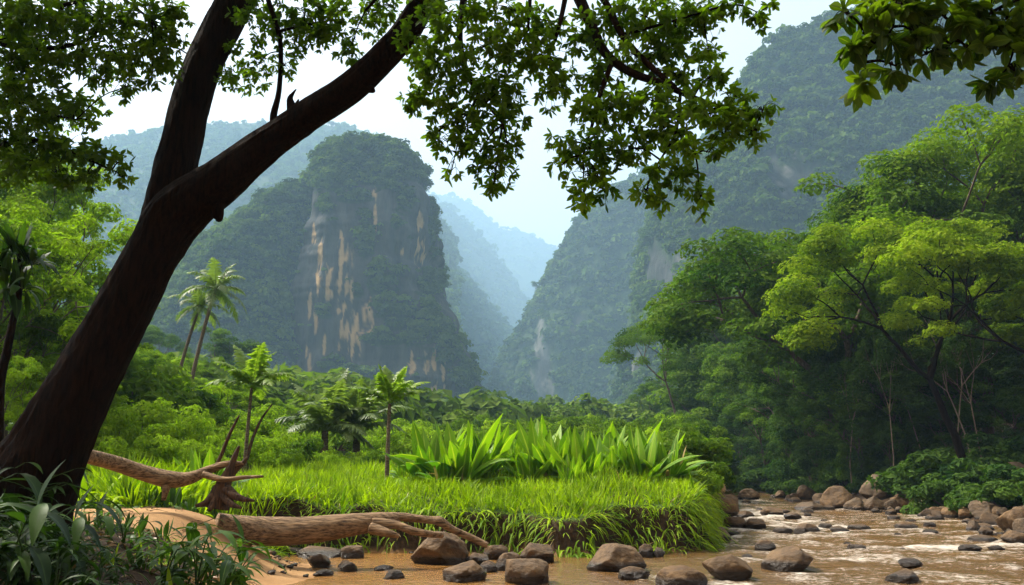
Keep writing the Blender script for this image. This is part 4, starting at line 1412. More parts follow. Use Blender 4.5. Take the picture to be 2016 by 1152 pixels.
# trees that stand out on the rim of the rock tower and the gorge
RT = tree_meshes(971, 9, .35, 3, .7, 60, .42, .13, .45, 'deep', r0=.16)
for k, (x, t_, d_, H_) in enumerate([(738, 268, 500, 9), (655, 285, 500, 7), (790, 296, 492, 8), (832, 342, 496, 9), (845, 356, 500, 7), (628, 328, 498, 8), (600, 352, 512, 8), (575, 366, 515, 7), (700, 282, 500, 7), (770, 286, 498, 7),
                                   (866, 496, 498, 6), (858, 420, 500, 6), (905, 655, 497, 7), (690, 283, 498, 7)]):
    p = P(x, t_, d_)
    o = thing('tree', "small tree standing out on the rim of the rock tower", 'tree', (p[0], p[1], p[2] - H_), 'trees on the rim of the rock tower', rz=k * 1.4, scale=H_ / 9)
    link('trunk', RT[0], o)
    link('crown', RT[1], o)
for k, (x, t_, d_, H_) in enumerate([(1048, 555, 1040, 16), (1058, 568, 1040, 15), (1112, 472, 1045, 16), (1094, 510, 1045, 14), (1125, 452, 1045, 14), (1040, 640, 1040, 13)]):
    p = P(x, t_, d_)
    o = thing('tree', "hazy tree leaning out from the gorge side of the right hand ridge", 'tree', (p[0] + 3, p[1], p[2] - H_), 'trees on the gorge edge', rz=k * 1.4, scale=H_ / 9)
    link('trunk', RT[0], o)
    link('crown', RT[1], o)
for k, (x, t_, d_, H_) in enumerate([(1575, 68, 620, 11), (1470, 150, 628, 11), (1500, 100, 620, 9), (1545, 80, 622, 9), (1840, 30, 620, 12)]):
    p = P(x, t_, d_)
    o = thing('tree', "hazy tree standing out on the skyline of the great right hand hill", 'tree', (p[0], p[1] + 15, p[2] - H_ + 3), 'trees on the skyline of the great hill', rz=k * 1.4, scale=H_ / 9)
    link('trunk', RT[0], o)
    link('crown', RT[1], o)
# ------------------------------------------------------------------ the big leaning tree
def limb(path, n, nseg=14, ridge_amp=0.0, seed=0, knot=0.0):
    """path rows: (px, py, distance, width in px). Returns tube geometry, its centre line and radii."""
    c = spline([np.r_[P(q[0], q[1], q[2]), q[3] * .46 * q[2] / FPX] for q in path], n)
    V, Q, T = tube(c[:, :3], c[:, 3], nseg)
    if ridge_amp:
        ln = np.r_[0, np.cumsum(np.linalg.norm(np.diff(c[:, :3], axis=0), axis=1))]
        k = n * nseg
        a = np.tile(np.linspace(0, 2 * np.pi, nseg, endpoint=False), n)
        l = np.repeat(ln, nseg)
        rad = np.repeat(c[:, 3], nseg)
        cc = np.repeat(c[:, :3], nseg, 0)
        q = np.stack([np.cos(a) * 4.2, np.sin(a) * 4.2, l * 1.1], -1)
        fur = 1 - np.abs(fbm(q * 1.25, 4, seed)) * 2
        fine = fbm(q * np.array([4, 4, 3.2]), 3, seed + 3)
        big = fbm(q * np.array([.35, .35, .9]), 3, seed + 5)
        V[:k] += (V[:k] - cc) * ((ridge_amp * (fur * .6 + .35 * fine) + knot * big))[:, None]
    return V, Q, T, c


def sub(V, o):
    return V - np.asarray(o)


tree0 = P(30, 1010, 9.6)
tree0[2] = gz(tree0[0], tree0[1])
big = thing('leaning_tree', "huge dark leaning tree with a forked trunk and furrowed bark in the left foreground", 'tree', tree0)
mb = MB()
V, Q, T, trunk_c = limb([(-28, 1090, 9.6, 330), (5, 1035, 9.6, 262), (42, 975, 9.6, 205), (84, 905, 9.6, 168), (115, 845, 9.6, 146), (180, 725, 9.6, 124), (243, 610, 9.6, 112), (306, 490, 9.6, 106), (352, 420, 9.6, 116), (430, 360, 9.5, 98),
                         (520, 290, 9.3, 78), (600, 232, 9.1, 70), (700, 165, 8.8, 66), (790, 74, 8.5, 60), (831, 9, 8.3, 54), (900, -95, 8.0, 50), (985, -205, 7.7, 44), (1100, -300, 7.5, 36)], 330, 72, .125, 5, .09)
mb.add(V, Q, T)
V, Q, T, limb_c = limb([(262, 590, 9.65, 60), (306, 480, 9.7, 88), (334, 395, 9.75, 94), (353, 300, 9.8, 86), (392, 149, 9.9, 82), (464, 0, 10.0, 80), (530, -140, 10.1, 70), (560, -300, 10.2, 56)], 220, 56, .11, 9, .07)
mb.add(V, Q, T)
for path in ([(578, 248, 9.2, 30), (574, 212, 9.2, 22), (571, 195, 9.2, 14), (577, 184, 9.2, 7), (583, 176, 9.2, 3)], [(700, 165, 8.8, 30), (722, 172, 8.75, 24), (733, 178, 8.7, 14), (736, 182, 8.7, 8)],
             [(424, 400, 9.5, 40), (430, 428, 9.5, 22), (428, 436, 9.5, 8)], [(575, 220, 9.2, 12), (588, 196, 9.2, 4)]):
    V, Q, T, _ = limb(path, 12, 10, .05, 3)
    mb.add(V, Q, T)
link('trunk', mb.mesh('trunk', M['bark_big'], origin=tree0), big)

samples = []
BR = [[(900, -95, 8.0, 30), (915, -30, 7.7, 20), (905, 60, 7.5, 15), (912, 120, 7.4, 14), (930, 165, 7.4, 12), (940, 188, 7.3, 9), (922, 222, 7.3, 4)],
      [(936, 180, 7.35, 9), (955, 202, 7.3, 7), (990, 245, 7.2, 4)],
      [(1020, -235, 7.7, 40), (1085, -110, 7.5, 32), (1135, -15, 7.4, 28), (1162, 45, 7.3, 25), (1192, 105, 7.2, 22), (1240, 142, 7.2, 19), (1300, 164, 7.1, 17), (1365, 192, 7.0, 12), (1440, 216, 6.9, 7), (1500, 222, 6.8, 3)],
      [(1085, -110, 7.5, 24), (1182, -10, 7.3, 17), (1225, 70, 7.2, 15), (1280, 130, 7.15, 14), (1330, 172, 7.05, 11)],
      [(1204, 125, 7.2, 13), (1180, 190, 7.1, 11), (1166, 245, 7.1, 8), (1148, 305, 7.0, 4)],
      [(1120, -40, 7.4, 14), (1100, 55, 7.3, 10), (1080, 112, 7.3, 5)],
      [(548, 262, 9.2, 22), (538, 232, 9.2, 17), (549, 180, 9.2, 12), (553, 108, 9.2, 11), (547, 58, 9.1, 12), (528, 0, 9.0, 12), (520, -40, 9, 9)],
      [(549, 62, 9.1, 8), (590, 52, 9.0, 6), (640, 42, 8.9, 4)],
      [(1295, 164, 7.1, 8), (1300, 215, 7.05, 6), (1320, 240, 7.0, 4)], [(1340, 180, 7.05, 8), (1330, 260, 6.9, 6), (1290, 330, 6.9, 3)], [(1350, 250, 6.9, 5), (1372, 320, 6.85, 4), (1375, 380, 6.8, 2)],
      [(905, 110, 7.4, 8), (870, 150, 7.4, 6), (850, 185, 7.4, 3)], [(1225, 70, 7.2, 8), (1330, 40, 7.2, 6), (1440, 10, 7.1, 5), (1495, 25, 7.1, 2)],
      [(440, -40, 9.9, 30), (520, -70, 9.5, 20), (640, -50, 9.0, 14), (740, -10, 8.8, 8)], [(880, -60, 8.0, 20), (800, -60, 8.2, 14), (720, 20, 8.5, 6)], [(1000, -180, 7.6, 20), (1040, -40, 7.4, 12), (1040, 60, 7.3, 6)]]
for path in BR:
    V, Q, T, c = limb(path, 28, 9, .05, 7)
    samples.append(c)
    mbb = MB()
    mbb.add(V, Q, T)
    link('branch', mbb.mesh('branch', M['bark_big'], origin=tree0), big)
big_samples = np.vstack(samples + [trunk_c[250:], limb_c[120:]])


def foliage(blobs, samp, r_, density, leaflet, tw_mat, leafmat, origin, parent, k=6, world=False, wid=.21, tintc=.45):
    mbl = MB()
    for bl in blobs:
        if world:
            c, R3 = np.array(bl[:3], float), np.array([bl[3], bl[3], bl[4]])
            n = int(bl[5])
        else:
            x, y, rx, ry, d_ = bl[:5]
            c = P(x, y, d_)
            R3 = np.array([rx, (rx + ry) * .55, ry]) * d_ / FPX
            n = max(5, int(rx * ry * density * (bl[5] if len(bl) > 5 else 1)))
        u = sph(n, r_) * (r_.random(n) ** .45)[:, None]
        pos = c + u * R3
        v = norm(u * .9 + np.array([0, -.1, -.55]) + r_.normal(0, .35, (n, 3)))
        # twigs
        near = samp[np.argmin(np.linalg.norm(samp[:, :3] - c, axis=1)), :3]
        m_ = (near + c) / 2 + np.array([0, 0, .12]) * np.linalg.norm(c - near)
        mbl.add(*tube(spline([near, m_, c], 10), np.linspace(.010, .005, 10), 5, cap=False), mat=1)
        for q in range(min(n, 14)):
            a = c + (near - c) * r_.uniform(0, .35)
            mbl.add(*tube(spline([a, (a + pos[q]) / 2 + np.array([0, 0, .04]), pos[q]], 6), np.linspace(.0042, .002, 6), 3, cap=False), mat=1)
        e1 = norm(np.cross(v, r_.normal(size=(n, 3))))
        e2 = np.cross(v, e1)
        ph = r_.uniform(0, 6.28, n)
        tb = np.clip(tintc + r_.normal(0, .15) + r_.normal(0, .16, n), 0, 1)
        for j in range(k):
            a = ph + j * 2 * np.pi / k + r_.normal(0, .18, n)
            al = r_.uniform(.75, 1.35, n)
            dirv = v * np.cos(al)[:, None] + (e1 * np.cos(a)[:, None] + e2 * np.sin(a)[:, None]) * np.sin(al)[:, None]
            sd = np.cross(dirv, v) + r_.normal(0, .12, (n, 3))
            keep = r_.random(n) < .92
            L = leaflet * r_.uniform(.65, 1.2, n)
            V, Q, li, ed = blades(pos[keep], dirv[keep], sd[keep], L[keep], L[keep] * wid, r_.uniform(.15, .8, keep.sum()), [.10, .50, .98, .82, .04], fold=.22)
            mbl.add(V, Q, tint=np.clip(tb[keep] + r_.normal(0, .06, keep.sum()), 0, 1)[li], edge=ed)
    link('crown', mbl.mesh('crown', [leafmat, tw_mat], origin=origin), parent)


cr = np.random.default_rng(51)
D1, D2 = 7.3, 9.0
BLOBS = [(458, 150, 34, 50, 9.9), (505, 130, 36, 66, 9.6), (450, 92, 26, 30, 9.9), (545, 60, 56, 60, 9.3), (500, 30, 50, 40, 9.5), (600, 20, 70, 46, 9.0), (590, 90, 30, 40, 9.0), (650, 60, 50, 60, 9.0), (690, 100, 34, 36, 8.8), (730, 40, 56, 42, 8.8),
         (620, 55, 40, 30, 9), (770, 15, 40, 26, 8.8), (810, 70, 30, 36, 7.9), (850, 20, 40, 30, 7.8), (820, 120, 24, 30, 7.6), (560, 130, 30, 26, 9.2, .8), (680, 20, 50, 30, 8.8),
         (870, 55, 46, 50, D1), (900, 140, 70, 50, D1), (845, 120, 40, 50, D1), (830, 190, 42, 40, D1), (815, 205, 26, 24, D1), (880, 215, 40, 40, D1), (920, 250, 56, 42, D1), (960, 180, 60, 50, D1), (1000, 230, 44, 46, D1), (1010, 170, 34, 40, D1), (880, 282, 40, 30, D1, .8),
         (945, 300, 50, 34, D1), (1000, 295, 44, 32, D1), (975, 345, 42, 34, D1), (972, 372, 20, 16, D1), (888, 340, 22, 16, D1), (860, 262, 22, 20, D1, .8), (960, 90, 56, 44, D1), (1020, 90, 50, 56, D1), (940, 30, 50, 36, D1), (1060, 40, 60, 44, D1), (1000, 20, 40, 30, D1),
         (1070, 110, 54, 48, D1), (1105, 150, 40, 44, D1), (1085, 190, 34, 26, D1), (1150, 70, 50, 50, D1), (1205, 40, 60, 44, D1), (1270, 30, 70, 44, D1), (1330, 60, 60, 56, D1), (1385, 40, 50, 46, D1), (1345, 20, 60, 30, D1), (1395, 105, 32, 26, D1), (1450, 5, 50, 20, 7.1), (1487, 36, 30, 26, 7.1), (1525, 12, 16, 14, 7.1),
         (1180, 150, 46, 50, D1), (1250, 110, 54, 54, D1), (1170, 220, 60, 44, 7.1), (1225, 215, 50, 60, 7.1), (1120, 285, 48, 30, 7.1), (1180, 300, 66, 44, 7.0), (1240, 290, 44, 40, 7.0), (1160, 350, 50, 32, 7.0), (1150, 398, 26, 22, 7.0), (1195, 385, 22, 18, 7.0), (1100, 330, 20, 18, 7.0), (1310, 110, 46, 56, D1), (1340, 150, 50, 40, D1), (1400, 150, 40, 30, 7.0),
         (1290, 200, 46, 44, 7.0), (1300, 260, 54, 46, 7.0), (1345, 290, 46, 40, 6.9), (1300, 335, 36, 26, 6.9), (1270, 384, 30, 26, 6.9), (1300, 400, 24, 18, 6.9), (1345, 350, 36, 30, 6.9), (1378, 395, 26, 32, 6.85), (1400, 300, 24, 20, 6.9, .6), (1390, 230, 56, 36, 6.9), (1440, 195, 50, 26, 6.9), (1450, 235, 50, 32, 6.9), (1502, 216, 38, 22, 6.8), (1484, 270, 28, 24, 6.8), (1425, 270, 34, 28, 6.9), (1360, 205, 40, 30, 7.0)]
foliage(BLOBS, big_samples, cr, .022, .090, M['bark_big'], M['leaf_near'], tree0, big)
# unseen crown foliage above the frame, added to shade the trunk and left foreground
SHADE_CROWN = [(cr.uniform(-8.5, .0), cr.uniform(6.5, 12.5), cr.uniform(7.0, 10.5), cr.uniform(.6, 1.1), cr.uniform(.4, .7), 55) for _ in range(90)]
SHADE_CROWN = [b for b in SHADE_CROWN if proj(np.array([[b[0], b[1], b[2] - b[4] - .1]]))[1][0] < 0]
foliage(SHADE_CROWN, big_samples, cr, 0, .16, M['bark_big'], M['leaf_near'], tree0, big, k=5, world=True, wid=.26)

# ------------------------------------------------------------------ tree at the left edge
lt0 = np.array([-8.6, 9.2, 0]); lt0[2] = gz(lt0[0], lt0[1])
lt = thing('spreading_tree', "dark branched tree at the left edge with foliage filling the upper left corner", 'tree', lt0)
mb = MB()
c = spline([[*lt0, .32], [-8.3, 9.2, 2.6, .27], [-7.8, 9.1, 4.4, .22], [-7.2, 9.0, 6.0, .17], [-6.5, 8.9, 7.2, .10]], 60)
V, Q, T = tube(c[:, :3], c[:, 3], 16)
mb.add(V, Q, T)
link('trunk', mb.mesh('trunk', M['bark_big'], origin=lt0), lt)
lsam = [c]
for path in ([(-190, 60, 9.1, 34), (-80, 62, 9.0, 24), (30, 92, 9.0, 15), (90, 96, 9.0, 12), (150, 86, 9.0, 9), (188, 66, 8.9, 6), (205, 10, 8.9, 3)], [(-60, -60, 9.0, 24), (60, -30, 9.0, 18), (118, 10, 9.0, 13), (106, 50, 9.0, 9), (94, 72, 9.0, 6)],
             [(-160, 240, 9.0, 26), (-60, 215, 9, 18), (40, 200, 9.0, 11), (100, 225, 8.9, 7), (150, 235, 8.9, 3)], [(-140, 330, 9.0, 22), (-40, 300, 9, 15), (60, 275, 9.0, 10), (140, 300, 8.9, 7), (220, 335, 8.9, 3)],
             [(120, 12, 9, 10), (220, -10, 9.0, 8), (300, 40, 8.9, 5)], [(40, 200, 9, 8), (20, 130, 9, 6), (-10, 80, 9, 4)]):
    V, Q, T, c = limb(path, 30, 9, .05, 17)
    lsam.append(c)
    mb = MB(); mb.add(V, Q, T)
    link('branch', mb.mesh('branch', M['bark_big'], origin=lt0), lt)
DL = 8.9
LB = [(40, 40, 70, 56, DL), (120, 40, 70, 50, DL), (190, 40, 60, 50, DL), (250, 40, 56, 56, DL), (300, 50, 46, 60, DL), (320, 110, 34, 40, DL), (280, 110, 46, 46, DL), (230, 110, 50, 46, DL), (160, 110, 60, 40, DL), (90, 120, 60, 50, DL), (30, 110, 56, 60, DL), (250, 170, 28, 36, DL),
      (190, 150, 30, 26, DL), (60, 175, 70, 44, DL), (10, 190, 50, 60, DL), (50, 245, 70, 46, DL), (110, 215, 34, 40, DL), (150, 215, 30, 32, DL), (175, 238, 18, 16, DL), (10, 280, 50, 44, DL), (80, 290, 60, 40, DL), (130, 290, 46, 38, DL), (185, 310, 50, 36, DL), (165, 355, 40, 26, DL), (235, 318, 30, 24, DL), (240, 350, 24, 20, DL), (110, 340, 44, 30, DL), (60, 330, 50, 30, DL, .8),
      (20, 340, 40, 30, DL, .8), (335, 20, 30, 30, DL), (340, 70, 26, 34, DL), (335, 140, 24, 24, DL), (300, 160, 30, 20, DL, .7), (355, 30, 24, 30, DL)]
LB += [(cr.uniform(-460, 250), cr.uniform(-200, 330), 60, 50, cr.uniform(9.4, 12.0), .8) for _ in range(62)]  # extra foliage behind and out of view, added to shade the big trunk
LB = [b for b in LB if not (b[0] > 150 and b[1] > 190 and b[4] > 9.5)]
foliage(LB, np.vstack(lsam), cr, .024, .098, M['bark_big'], M['leaf_left'], lt0, lt, tintc=.55)

# ------------------------------------------------------------------ bough at the upper right
rt0 = np.array([5.6, 4.4, 0.0])
rt0[2] = max(0, gz(rt0[0], rt0[1]))
rb = thing('whorled_tree', "nearby tree whose bough of big whorled leaves hangs into the upper right corner", 'tree', rt0)
mb = MB()
c = spline([[5.6, 4.4, -.5, .2], [5.5, 4.4, 2, .17], [5.1, 4.3, 4.2, .12], [4.6, 4.25, 5.2, .07]], 40)
V, Q, T = tube(c[:, :3], c[:, 3], 12)
mb.add(V, Q, T)
link('trunk', mb.mesh('trunk', M['bark_big'], origin=rt0), rb)
rs = [c]
for path in ([(2330, -330, 4.25, 30), (2160, -190, 4.2, 20), (1990, -90, 4.2, 14), (1850, -40, 4.2, 10), (1770, 10, 4.2, 7), (1755, 60, 4.2, 5), (1712, 95, 4.2, 4), (1702, 150, 4.2, 3)], [(2160, -190, 4.2, 16), (2060, -40, 4.2, 10), (1960, 20, 4.2, 8), (1900, 60, 4.2, 5), (1860, 100, 4.2, 3)],
             [(2060, -40, 4.2, 9), (2020, 40, 4.2, 7), (1998, 92, 4.2, 6), (1985, 130, 4.2, 4), (1968, 150, 4.2, 3)]):
    V, Q, T, c = limb(path, 30, 8, .04, 27)
    rs.append(c)
    mb = MB(); mb.add(V, Q, T)
    link('branch', mb.mesh('branch', M['bark_big'], origin=rt0), rb)
DB = 4.2
RB = [(1660, 20, 26, 20, DB), (1690, 60, 28, 26, DB), (1680, 95, 24, 16, DB), (1715, 30, 40, 36, DB), (1700, 165, 26, 16, DB, 1.3), (1740, 80, 40, 36, DB), (1760, 20, 46, 36, DB), (1765, 130, 30, 22, DB), (1800, 60, 40, 36, DB), (1815, 110, 34, 22, DB), (1805, 10, 30, 26, DB), (1855, 30, 30, 30, DB), (1862, 80, 26, 26, DB),
      (1900, 40, 40, 36, DB), (1910, 100, 36, 24, DB), (1945, 70, 40, 36, DB), (1950, 15, 44, 30, DB), (1985, 40, 40, 40, DB), (1990, 95, 36, 30, DB), (1962, 160, 22, 18, DB, 1.3), (1998, 140, 24, 22, DB), (2030, 60, 40, 50, DB), (2025, 110, 30, 36, DB), (1780, -30, 60, 30, DB), (1880, -30, 60, 30, DB), (1980, -30, 60, 30, DB)]
foliage(RB, np.vstack(rs), cr, .0062, .118, M['bark_big'], M['leaf_bough'], rt0, rb, wid=.23, tintc=.42)

# ------------------------------------------------------------------ driftwood
def wood(name, path, n=60, ns=22, amp=.06, seed=3, mat='drift', origin=(0, 0, 0), parent=None):
    V, Q, T, c = limb(path, n, ns, amp, seed, .09)
    mb = MB(); mb.add(V, Q, T)
    return link(name, mb.mesh(name, M[mat], origin=origin), parent)


lo = P(600, 1060, 15.3)
log = thing('driftwood_log', "long pale driftwood log with forked thin end lying along the sandy beach", 'log', lo)
wood('trunk', [(425, 1032, 14.9, 46), (470, 1042, 15.1, 54), (530, 1046, 15.3, 56), (600, 1044, 15.4, 54), (680, 1035, 15.5, 46), (745, 1026, 15.6, 36), (785, 1021, 15.7, 22)], 90, 30, .05, 3, origin=lo, parent=log)
wood('branch', [(750, 1020, 15.65, 22), (790, 1018, 15.7, 17), (846, 1024, 15.8, 15), (866, 1027, 15.8, 19), (890, 1042, 15.85, 14), (930, 1060, 15.9, 14), (960, 1074, 15.9, 12)], 60, 14, .07, 13, origin=lo, parent=log)
wood('branch', [(735, 1030, 15.5, 26), (780, 1034, 15.45, 18), (815, 1046, 15.4, 16), (850, 1052, 15.5, 13), (872, 1054, 15.6, 10)], 50, 14, .07, 14, origin=lo, parent=log)
wood('branch', [(730, 1040, 15.4, 24), (765, 1050, 15.3, 16), (786, 1056, 15.3, 8)], 24, 12, .07, 15, origin=lo, parent=log)
fo = P(330, 975, 14.5); fo[2] = gz(fo[0], fo[1])
fb = thing('fallen_branch', "bent pale fallen branch raised above the sand between big tree and stump", 'branch', fo)
wood('trunk', [(130, 893, 13.4, 26), (175, 899, 13.8, 29), (225, 912, 14.2, 30), (285, 932, 14.4, 32), (335, 944, 14.5, 34), (372, 942, 14.6, 26), (410, 926, 14.7, 18), (445, 914, 14.7, 14), (480, 913, 14.8, 8)], 90, 18, .06, 23, origin=fo, parent=fb)
wood('branch', [(400, 934, 14.6, 14), (440, 944, 14.5, 11), (480, 940, 14.5, 8), (518, 938, 14.4, 5)], 36, 10, .06, 24, origin=fo, parent=fb)
wood('branch', [(330, 950, 14.5, 20), (326, 966, 14.4, 14), (322, 985, 14.4, 9)], 20, 10, .08, 25, origin=fo, parent=fb)
so = P(440, 985, 14.7); so[2] = gz(so[0], so[1])
stump = thing('tree_stump', "dark broken stump with a tall splintered spike at the edge of the sand", 'stump', so)
wood('trunk', [(425, 1000, 14.7, 50), (432, 975, 14.7, 38), (444, 945, 14.7, 25), (455, 918, 14.7, 14), (464, 895, 14.7, 10), (471, 878, 14.7, 4)], 50, 26, .16, 33, 'stumpwood', so, stump)
wood('spike', [(444, 945, 14.75, 22), (462, 925, 14.8, 16), (478, 912, 14.8, 10), (487, 900, 14.8, 4)], 24, 12, .14, 34, 'stumpwood', so, stump)
for q, (a, b, c_) in enumerate([((425, 975), (405, 990), (385, 996)), ((440, 975), (455, 992), (475, 1000)), ((430, 972), (418, 995), (412, 1006)), ((446, 965), (470, 980), (500, 986))]):
    wood('root', [(*a, 14.65, 24), (*b, 14.5, 14), (*c_, 14.4, 5)], 20, 10, .12, 40 + q, 'stumpwood', so, stump)
ds = P(436, 930, 16.5); ds[2] = gz(ds[0], ds[1])
st_ = thing('dead_stick', "thin dark dead stick slanting beside the young banana like plant", 'stick', ds)
wood('stem', [(420, 930, 16.5, 9), (436, 895, 16.5, 8), (452, 855, 16.5, 7), (471, 818, 16.5, 4)], 30, 9, .08, 51, 'stumpwood', ds, st_)
d2 = P(505, 880, 24.5); d2[2] = gz(d2[0], d2[1])
s2 = thing('dead_palm_stalk', "slanting dark dead stalk rising beside the slim bare palm trunk", 'stalk', d2)
wood('stem', [(486, 905, 24.5, 8), (497, 865, 24.5, 7), (515, 825, 24.5, 5), (536, 796, 24.5, 3)], 30, 8, .06, 52, 'stumpwood', d2, s2)
# slim dark tree with a mop of long leaves at the left edge
dt = P(8, 740, 13.0); dt[2] = gz(dt[0], dt[1])
dm = thing('mop_headed_tree', "slim dark stem with a mop of long dark leaves at the left edge", 'tree', dt)
wood('trunk', [(-6, 900, 13, 22), (0, 760, 13, 19), (14, 690, 13, 17), (26, 630, 13, 15), (36, 590, 13, 13), (40, 540, 13, 11), (36, 500, 13, 7)], 50, 12, .06, 61, 'bark_big', dt, dm)
ur = np.random.default_rng(61)
mb = MB()
for (x, y, n_, s_) in [(36, 500, 26, 1.0), (20, 545, 24, 1.0), (60, 520, 18, .85), (10, 575, 20, 1.0), (45, 570, 14, .8), (-5, 520, 16, 1)]:
    c = P(x, y, 13.0)
    V, Q, li, ed = leaf_rosette(n_, (.35 * s_, .7 * s_), (.09, .14), 1.0, (.8, 2.2), ur, base_r=.1)
    mb.add(V + c, Q, tint=np.clip(ur.normal(.4, .25, n_), 0, 1)[li], edge=ed)
link('crown', mb.mesh('crown', M['under'], origin=dt), dm)

# ------------------------------------------------------------------ shade plants in the near left corner
def shade_plant(seed, n_st=4, H=.75, Lr=(.16, .40), wr=(.07, .12), leaves=8):
    r_ = np.random.default_rng(seed)
    mbs, mbl = MB(), MB()
    for k in range(n_st):
        a = r_.uniform(0, 6.28)
        hd = np.array([np.cos(a), np.sin(a), 0])
        h = H * r_.uniform(.6, 1.15)
        pts = spline([[0, 0, -.05], hd * .10 * h + [0, 0, h * .45], hd * .32 * h + [0, 0, h * .85], hd * .62 * h + [0, 0, h]], 14)
        mbs.add(*tube(pts, np.linspace(.010, .004, 14), 5), tint=.4)
        ii = np.linspace(3, 13, leaves).astype(int)
        al = norm(np.gradient(pts, axis=0))[ii]
        ang = np.arange(leaves) * 2.4 + r_.uniform(0, 6)
        sidev = np.c_[np.cos(ang), np.sin(ang), np.zeros(leaves)]
        dv = sidev * 1.0 + al * .75 + r_.normal(0, .15, (leaves, 3))
        sd = np.cross(dv, np.array([0, 0, 1.0])) + r_.normal(0, .1, (leaves, 3))
        L = r_.uniform(*Lr, leaves)
        V, Q, li, ed = blades(pts[ii], dv, sd, L, L * r_.uniform(*wr, leaves), r_.uniform(.6, 1.9, leaves), [.06, .55, .95, 1, .8, .42, .02], fold=.3)
        mbl.add(V, Q, tint=np.clip(r_.normal(.45, .25, leaves), 0, 1)[li], edge=ed)
    V, Q, li, ed = leaf_rosette(9, (.2, .45), wr, .8, (.8, 2.2), r_, base_r=.08)
    mbl.add(V, Q, tint=np.clip(r_.normal(.45, .25, 9), 0, 1)[li], edge=ed)
    return mbs.mesh('stems', M['under']), mbl.mesh('leaves', M['under'])


SPL = [shade_plant(1001 + k, 4, .75, (.22, .48), (.09, .145)) for k in range(2)] + [shade_plant(1003 + k) for k in range(2)] + [shade_plant(1011 + k, 5, .5, (.26, .5), (.07, .10), 7) for k in range(3)]


SPB = [(a, b.copy()) for a, b in SPL]  # copies of the shade plants for the leaf colour with sunlight painted in
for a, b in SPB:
    b.materials.clear(); b.materials.append(M['under_lit_tint'])


def put_shade(x, y, d_, k, s, label, group, lift=0):
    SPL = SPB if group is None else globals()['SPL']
    p = P(x, y, d_)
    o = thing('leafy_plant', label, 'plant', (p[0], p[1], gz(p[0], p[1])), group, rz=x * .37 + y, scale=s)
    link('stems', SPL[k][0], o)
    link('leaves', SPL[k][1], o)


q = 0
for (x, d_, s) in [(-30, 7.2, 1.2), (20, 7.0, 1.1), (70, 7.0, 1.1), (120, 7.0, 1.0), (170, 7.0, 1.0), (220, 7.0, .9), (0, 7.7, 1.2), (50, 7.6, 1.1), (105, 7.7, 1.0), (160, 7.7, .9), (205, 7.9, .85), (255, 7.5, .8),
                   (-20, 8.4, 1.3), (30, 8.5, 1.15), (85, 8.5, 1.0), (140, 8.6, .85), (-40, 9.3, 1.3), (15, 8.9, 1.2), (60, 9.0, 1.0), (110, 9.1, .85), (165, 9.2, .7), (-70, 8.6, 1.3), (-10, 10.4, 1.3), (285, 7.2, .8), (240, 8.4, .7)]:
    s *= .72 if x > 150 else (.9 if x > 90 else 1)
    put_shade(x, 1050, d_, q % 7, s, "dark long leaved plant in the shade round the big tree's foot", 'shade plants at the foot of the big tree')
    q += 1
for (x, d_, s, lab) in [(360, 9.7, 0.98, "lit leafy plant left in the patch in front of the log's thick end"), (420, 9.9, 1.09, "tallest lit leafy plant in the patch in front of the log's thick end"), (465, 9.7, 0.98, "leafy plant reaching over the sand at the right of the front patch"),
                        (395, 9.0, 1.08, "low leafy plant at the bottom edge below the front patch"), (450, 8.9, 0.94, "low leafy plant at the bottom edge nearest the sandy beach"), (330, 8.9, 1.01, "low dark leafy plant at the bottom edge left of the front patch"),
                        (245, 10.4, .6, "thin leafy plant standing before the sand path beside the big trunk"), (200, 11.2, .7, "small leafy plant at the right side of the big trunk's foot"), (290, 9.6, .45, "small leafy plant among dead leaves before the sand path")]:
    put_shade(x, 1050, d_, q % 7, s, lab, None)
    q += 1
WEED = [clump_mesh(1040 + k, 16, (.15, .36), (.09, .15), .8, (.6, 2.2), M['under'], .12) for k in range(3)]
WEEDB = [clump_mesh(1050 + k, 18, (.15, .38), (.06, .10), .7, (.6, 2.2), M['grass'], .12) for k in range(3)]
for k in range(70):
    x = ur.uniform(170, 500)
    d_ = ur.uniform(14.7, 16.2)
    p = P(x, 960, d_)
    if poly_sdf(np.array([p[0]]), np.array([p[1]]), PATH)[0] < .12:
        continue
    o = thing('weed', "low leafy weed under the raised fallen branch", 'weed', (p[0], p[1], gz(p[0], p[1])), 'weeds under the fallen branch', rz=ur.uniform(0, 6.28), scale=ur.uniform(.8, 1.5))
    link('leaves', (WEEDB if k % 2 else WEED)[k % 3], o)
for k in range(46):
    x = ur.uniform(150, 520)
    d_ = ur.uniform(8.2, 12.6)
    p = P(x, 1060, d_)
    if poly_sdf(np.array([p[0]]), np.array([p[1]]), PATH)[0] < .1 or gz(p[0], p[1]) < .35:
        continue
    o = thing('weed', "small weed on the shaded slope below the sand path", 'weed', (p[0], p[1], gz(p[0], p[1])), 'weeds on the slope below the sand path', rz=ur.uniform(0, 6.28), scale=ur.uniform(.55, 1.1))
    link('leaves', (WEEDB if k % 3 == 0 else WEED)[k % 3], o)

